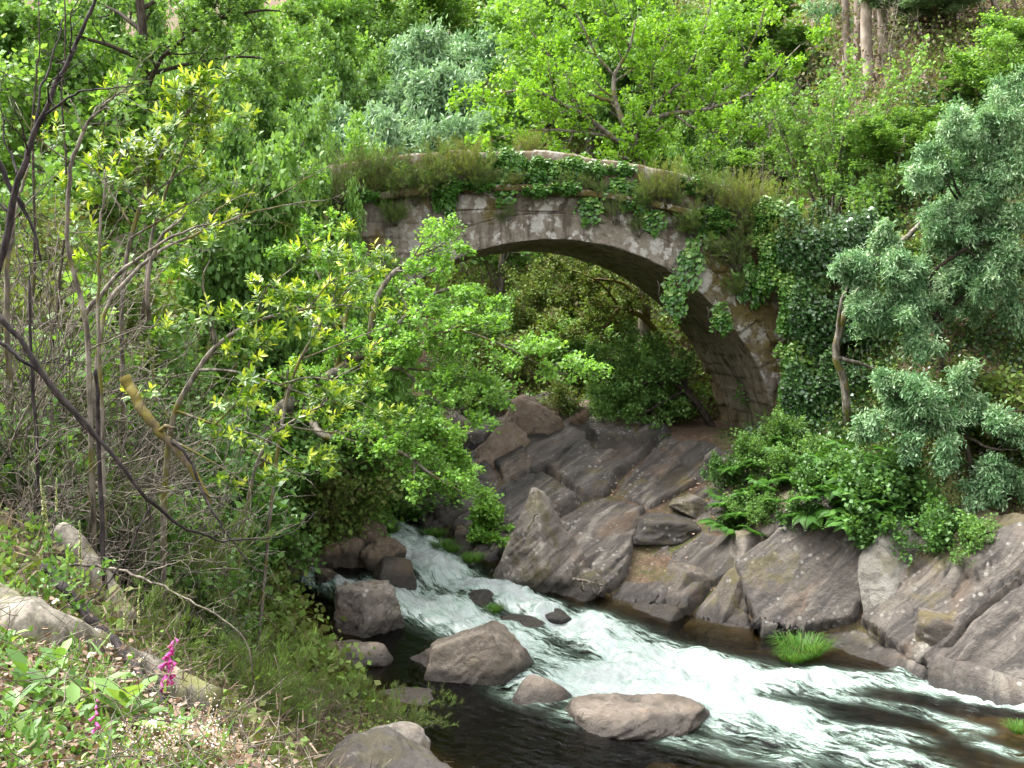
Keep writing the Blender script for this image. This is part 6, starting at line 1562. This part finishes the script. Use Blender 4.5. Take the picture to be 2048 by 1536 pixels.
foxglove('tall magenta foxglove spike in front of the fallen log', 318, 1430, 5.0, .52, 17, 801, .22)
foxglove('small foxglove with a few magenta bells at the bottom left', 190, 1500, 4.5, .24, 6, 802, .05)
def whiteflower(label, px, py, d, drop, seed):
    R = np.random.RandomState(seed); b = P(px, py + 60, min(G(px, py + 60)[1], 6.3)); c = P(px, py, b[1])
    root = thing('white_flower', label, 'flower', b, 0, 'white flowers by the log')
    pts = np.linspace(0, 1, 6)[:, None] * (c - b)[None] + R.normal(0, .006, (6, 3))
    tv, tf = tubes([(pts, np.full(6, .003))], 4); part('stem', make_mesh('stem', tv, tf, M_STEM, None, True), root)
    n = 16; a = np.arange(n) * 2.4; e = R.uniform(-.2, 1.2, n)
    ax = np.stack([np.cos(a) * np.cos(e), np.sin(a) * np.cos(e), np.sin(e)], 1)
    v, f, r_ = leaves(np.tile(c - b, (n, 1)), ax, np.tile([[0, 0, 1.0]], (n, 1)) + ax * .2, .0046 * c[1] * R.uniform(.8, 1.1, n), 'ivy', R.rand(n))
    part('petals', make_mesh('petals', v, f, M_WHITE, {'rnd': r_}), root)
for i, (px, py, lab) in enumerate([(111, 1205, 'white flower nearest the leafy shrub above the log'), (188, 1263, 'white flower right of the charred fork, highest over the log'), (219, 1295, 'white flower between the prongs of the charred pole'), (182, 1311, 'white flower left of the lower prong over the log'),
                                   (264, 1350, 'white flower left of the magenta foxglove'), (283, 1322, 'small white flower above the one left of the foxglove'), (305, 1445, 'whitish flower head at the edge of the stonecrop')]):
    whiteflower(lab, px, py, 5.3 - .0006 * (py - 1200), .18, 810 + i)
K_SPIKE = None
def spike(seed):
    R = np.random.RandomState(seed)
    root = thing('navelwort_spike', 'navelwort', 'flower spike', (0, 0, 0))
    z = np.linspace(0, .42, 7); st = np.stack([.01 * np.sin(z * 9), 0 * z, z], 1)
    tv, tf = tubes([(st, np.full(7, .004))], 4); part('stem', make_mesh('stem', tv, tf, M_STEM, None, True), root)
    n = 90; t = R.uniform(.1, .41, n); a = R.uniform(0, 6.28, n)
    ax = np.stack([np.cos(a), np.sin(a), -.5 + 0 * a], 1)
    v, f, r_ = leaves(np.stack([.01 * np.sin(t * 9), 0 * t, t], 1), ax, np.tile([[0, 0, 1.0]], (n, 1)), .02 * (1.2 - t * 1.6).clip(.4), 'diamond', R.rand(n))
    part('blossoms', make_mesh('blossoms', v, f, M_SPIKE, {'rnd': r_}), root)
    return Kind(root)
K_SPIKE = spike(821)
for i, (px, py, d, s, lab) in enumerate([(85, 1010, 6.4, .8, 'pale flower spike leftmost in the thicket'), (92, 1030, 6.4, .7, 'pale flower spike just right of the leftmost one'), (162, 1110, 6.6, .9, 'pale flower spike above the narrower log'), (252, 1235, 6.2, .7, 'pale flower spike right of the narrower log'), (280, 1225, 6.2, .8, 'taller pale spike right of the narrower log'),
                                    (308, 1275, 6.1, .6, 'short pale spike behind the foxglove'), (396, 1365, 5.6, .55, 'pale spike left of a close pair at the log end'), (412, 1362, 5.6, .6, 'left one of the close pair of spikes at the log end'), (424, 1370, 5.6, .5, 'right one of the close pair of spikes at the log end'), (428, 1480, 4.7, .5, 'pale spike standing in the stonecrop'), (385, 1450, 4.9, .5, 'pale spike left of the one in the stonecrop'), (115, 1000, 6.5, .7, 'pale spike right of the pair in the thicket')]):
    K_SPIKE.put(lab, P(px, py + 45, min(G(px, py + 45)[1], 6.6)), i, s, 'pale flower spikes')
def stone(seed, n=260):
    R = np.random.RandomState(seed)
    root = thing('stonecrop', 'stonecrop', 'stonecrop', (0, 0, 0))
    st, tp = [], []
    for i in range(26):
        e = np.array([R.normal(0, .10), R.normal(0, .10), R.uniform(.08, .2)]); b0 = np.array([e[0] * .5, e[1] * .5, -.02])
        st.append((np.linspace(0, 1, 4)[:, None] * (e - b0) + b0, np.full(4, .0022))); tp.append(e)
    tv, tf = tubes(st, 3); part('stem', make_mesh('stem', tv, tf, mat_plain('stonecrop_stem', (.16, .12, .05)), None, True), root)
    tp = np.array(tp)[R.randint(0, 26, n)] + R.normal(0, .018, (n, 3))
    v, f, r_ = leaves(tp, R.normal(0, 1, (n, 3)), np.tile([[0, 0, 1.0]], (n, 1)) + R.normal(0, .5, (n, 3)), R.uniform(.006, .012, n), 'ivy', R.rand(n))
    part('blossoms', make_mesh('blossoms', v, f, M_PINK, {'rnd': r_}), root)
    return Kind(root)
K_STONE = stone(831)
R = np.random.RandomState(3)
for i, (px, py) in enumerate([(400, 1470), (440, 1440), (470, 1490), (420, 1510), (360, 1530), (500, 1460), (455, 1530), (390, 1400), (300, 1525), (520, 1510), (430, 1400)]):
    K_STONE.put('pinkish-white stonecrop tuft at the bottom of the foreground bank', G(px, py + 20), i, R.uniform(.8, 1.3), 'stonecrop tufts')
# what carpets the near bank
def onleft(lo, hi=99):
    def ok(x, y):
        dl = sdist(EL[:, :2], x, y)
        return (dl > lo) & (dl < hi)
    return ok
near = scatter_ground(2600, 3.2, 9, (-250, 900), onleft(.3), 321)
R = np.random.RandomState(8)
def carpet(name, pts, m, per, size, hgt, spread, tmpl, seed, up=.5, flat=.5):
    R = np.random.RandomState(seed)
    N = len(pts) * per; c = np.repeat(pts, per, 0)
    off = R.normal(0, 1, (N, 3)) * [spread, spread, 0]; off[:, 2] = np.abs(R.normal(0, hgt, N))
    ax = R.normal(0, .8, (N, 3)); ax[:, 2] += up
    nu = R.normal(0, 1 - flat + .15, (N, 3)) + np.array([0, 0, flat])
    v, f, a = leaves(c + off, ax, nu, size * R.uniform(.5, 1.3, N), tmpl, np.clip(.5 * np.repeat(R.rand(len(pts)), per) + .5 * R.rand(N), 0, 1))
    return tag(obj(name, make_mesh(name, v, f, m, {'rnd': a})), kind='stuff')
carpet('ground_cover', near[:650], L_HERB, 12, .045, .05, .08, 'broad', 322, .35)
carpet('low_grass', near[900:1300], L_HERB, 14, .12, .01, .06, 'needle', 323, 1.1, .2)
carpet('leaf_litter', near[1300:], L_LITTER, 26, .035, .012, .12, 'ivy', 324, .1, .9)
mid = scatter_ground(2600, 7, 17, (-250, 820), onleft(.15), 325)
carpet('bank_scrub', mid[:1500], L_SCRUB, 24, .07, .16, .15, 'diamond', 326)
carpet('dry_needles', mid[1500:], L_DRY, 40, .12, .18, .16, 'needle', 327, .3, .2)
up_ = scatter_ground(2600, 14, 30, (-300, 760), onleft(.4), 328)
carpet('left_slope_scrub', up_, L_SCRUB, 26, .12, .3, .28, 'diamond', 329)
# loose dry twigs over the near bank
R = np.random.RandomState(41)
tw = scatter_ground(900, 3.6, 10, (-250, 800), onleft(.2), 330)
st = []
for p in tw:
    L = R.uniform(.15, .6); d0 = nrm(np.array([R.normal(), R.normal(), R.normal(0, .35) + .1])); n = 7
    dd = d0[None] + np.cumsum(R.normal(0, .18, (n, 3)), 0); dd = nrm(dd)
    pts = p + [0, 0, R.uniform(0, .3)] + np.concatenate([[[0, 0, 0]], np.cumsum(dd * L / n, 0)])
    st.append((pts, np.linspace(.003, .0014, n + 1)))
tv, tf = tubes(st, 3)
tag(obj('dry_twigs', make_mesh('dry_twigs', tv, tf, B_TWIG, None, True)), kind='stuff')
# fallen leaves lying on the rocks of the right bank
R = np.random.RandomState(51)
lp = scatter_ground(1800, 17, 27, (1000, 2150), lambda x, y: (sdist(ER[:, :2], x, y) < -.3) & (sdist(ER[:, :2], x, y) > -4.5), 331)
tree_ = None
v, f, a = leaves(lp + [0, 0, .10], R.normal(0, 1, (len(lp), 3)) * [1, 1, .3], np.tile([[0, -.4, 1.0]], (len(lp), 1)) + R.normal(0, .2, (len(lp), 3)), R.uniform(.03, .065, len(lp)), 'ivy', R.rand(len(lp)))
tag(obj('fallen_leaves', make_mesh('fallen_leaves', v, f, L_LITTER, {'rnd': a})), kind='stuff')
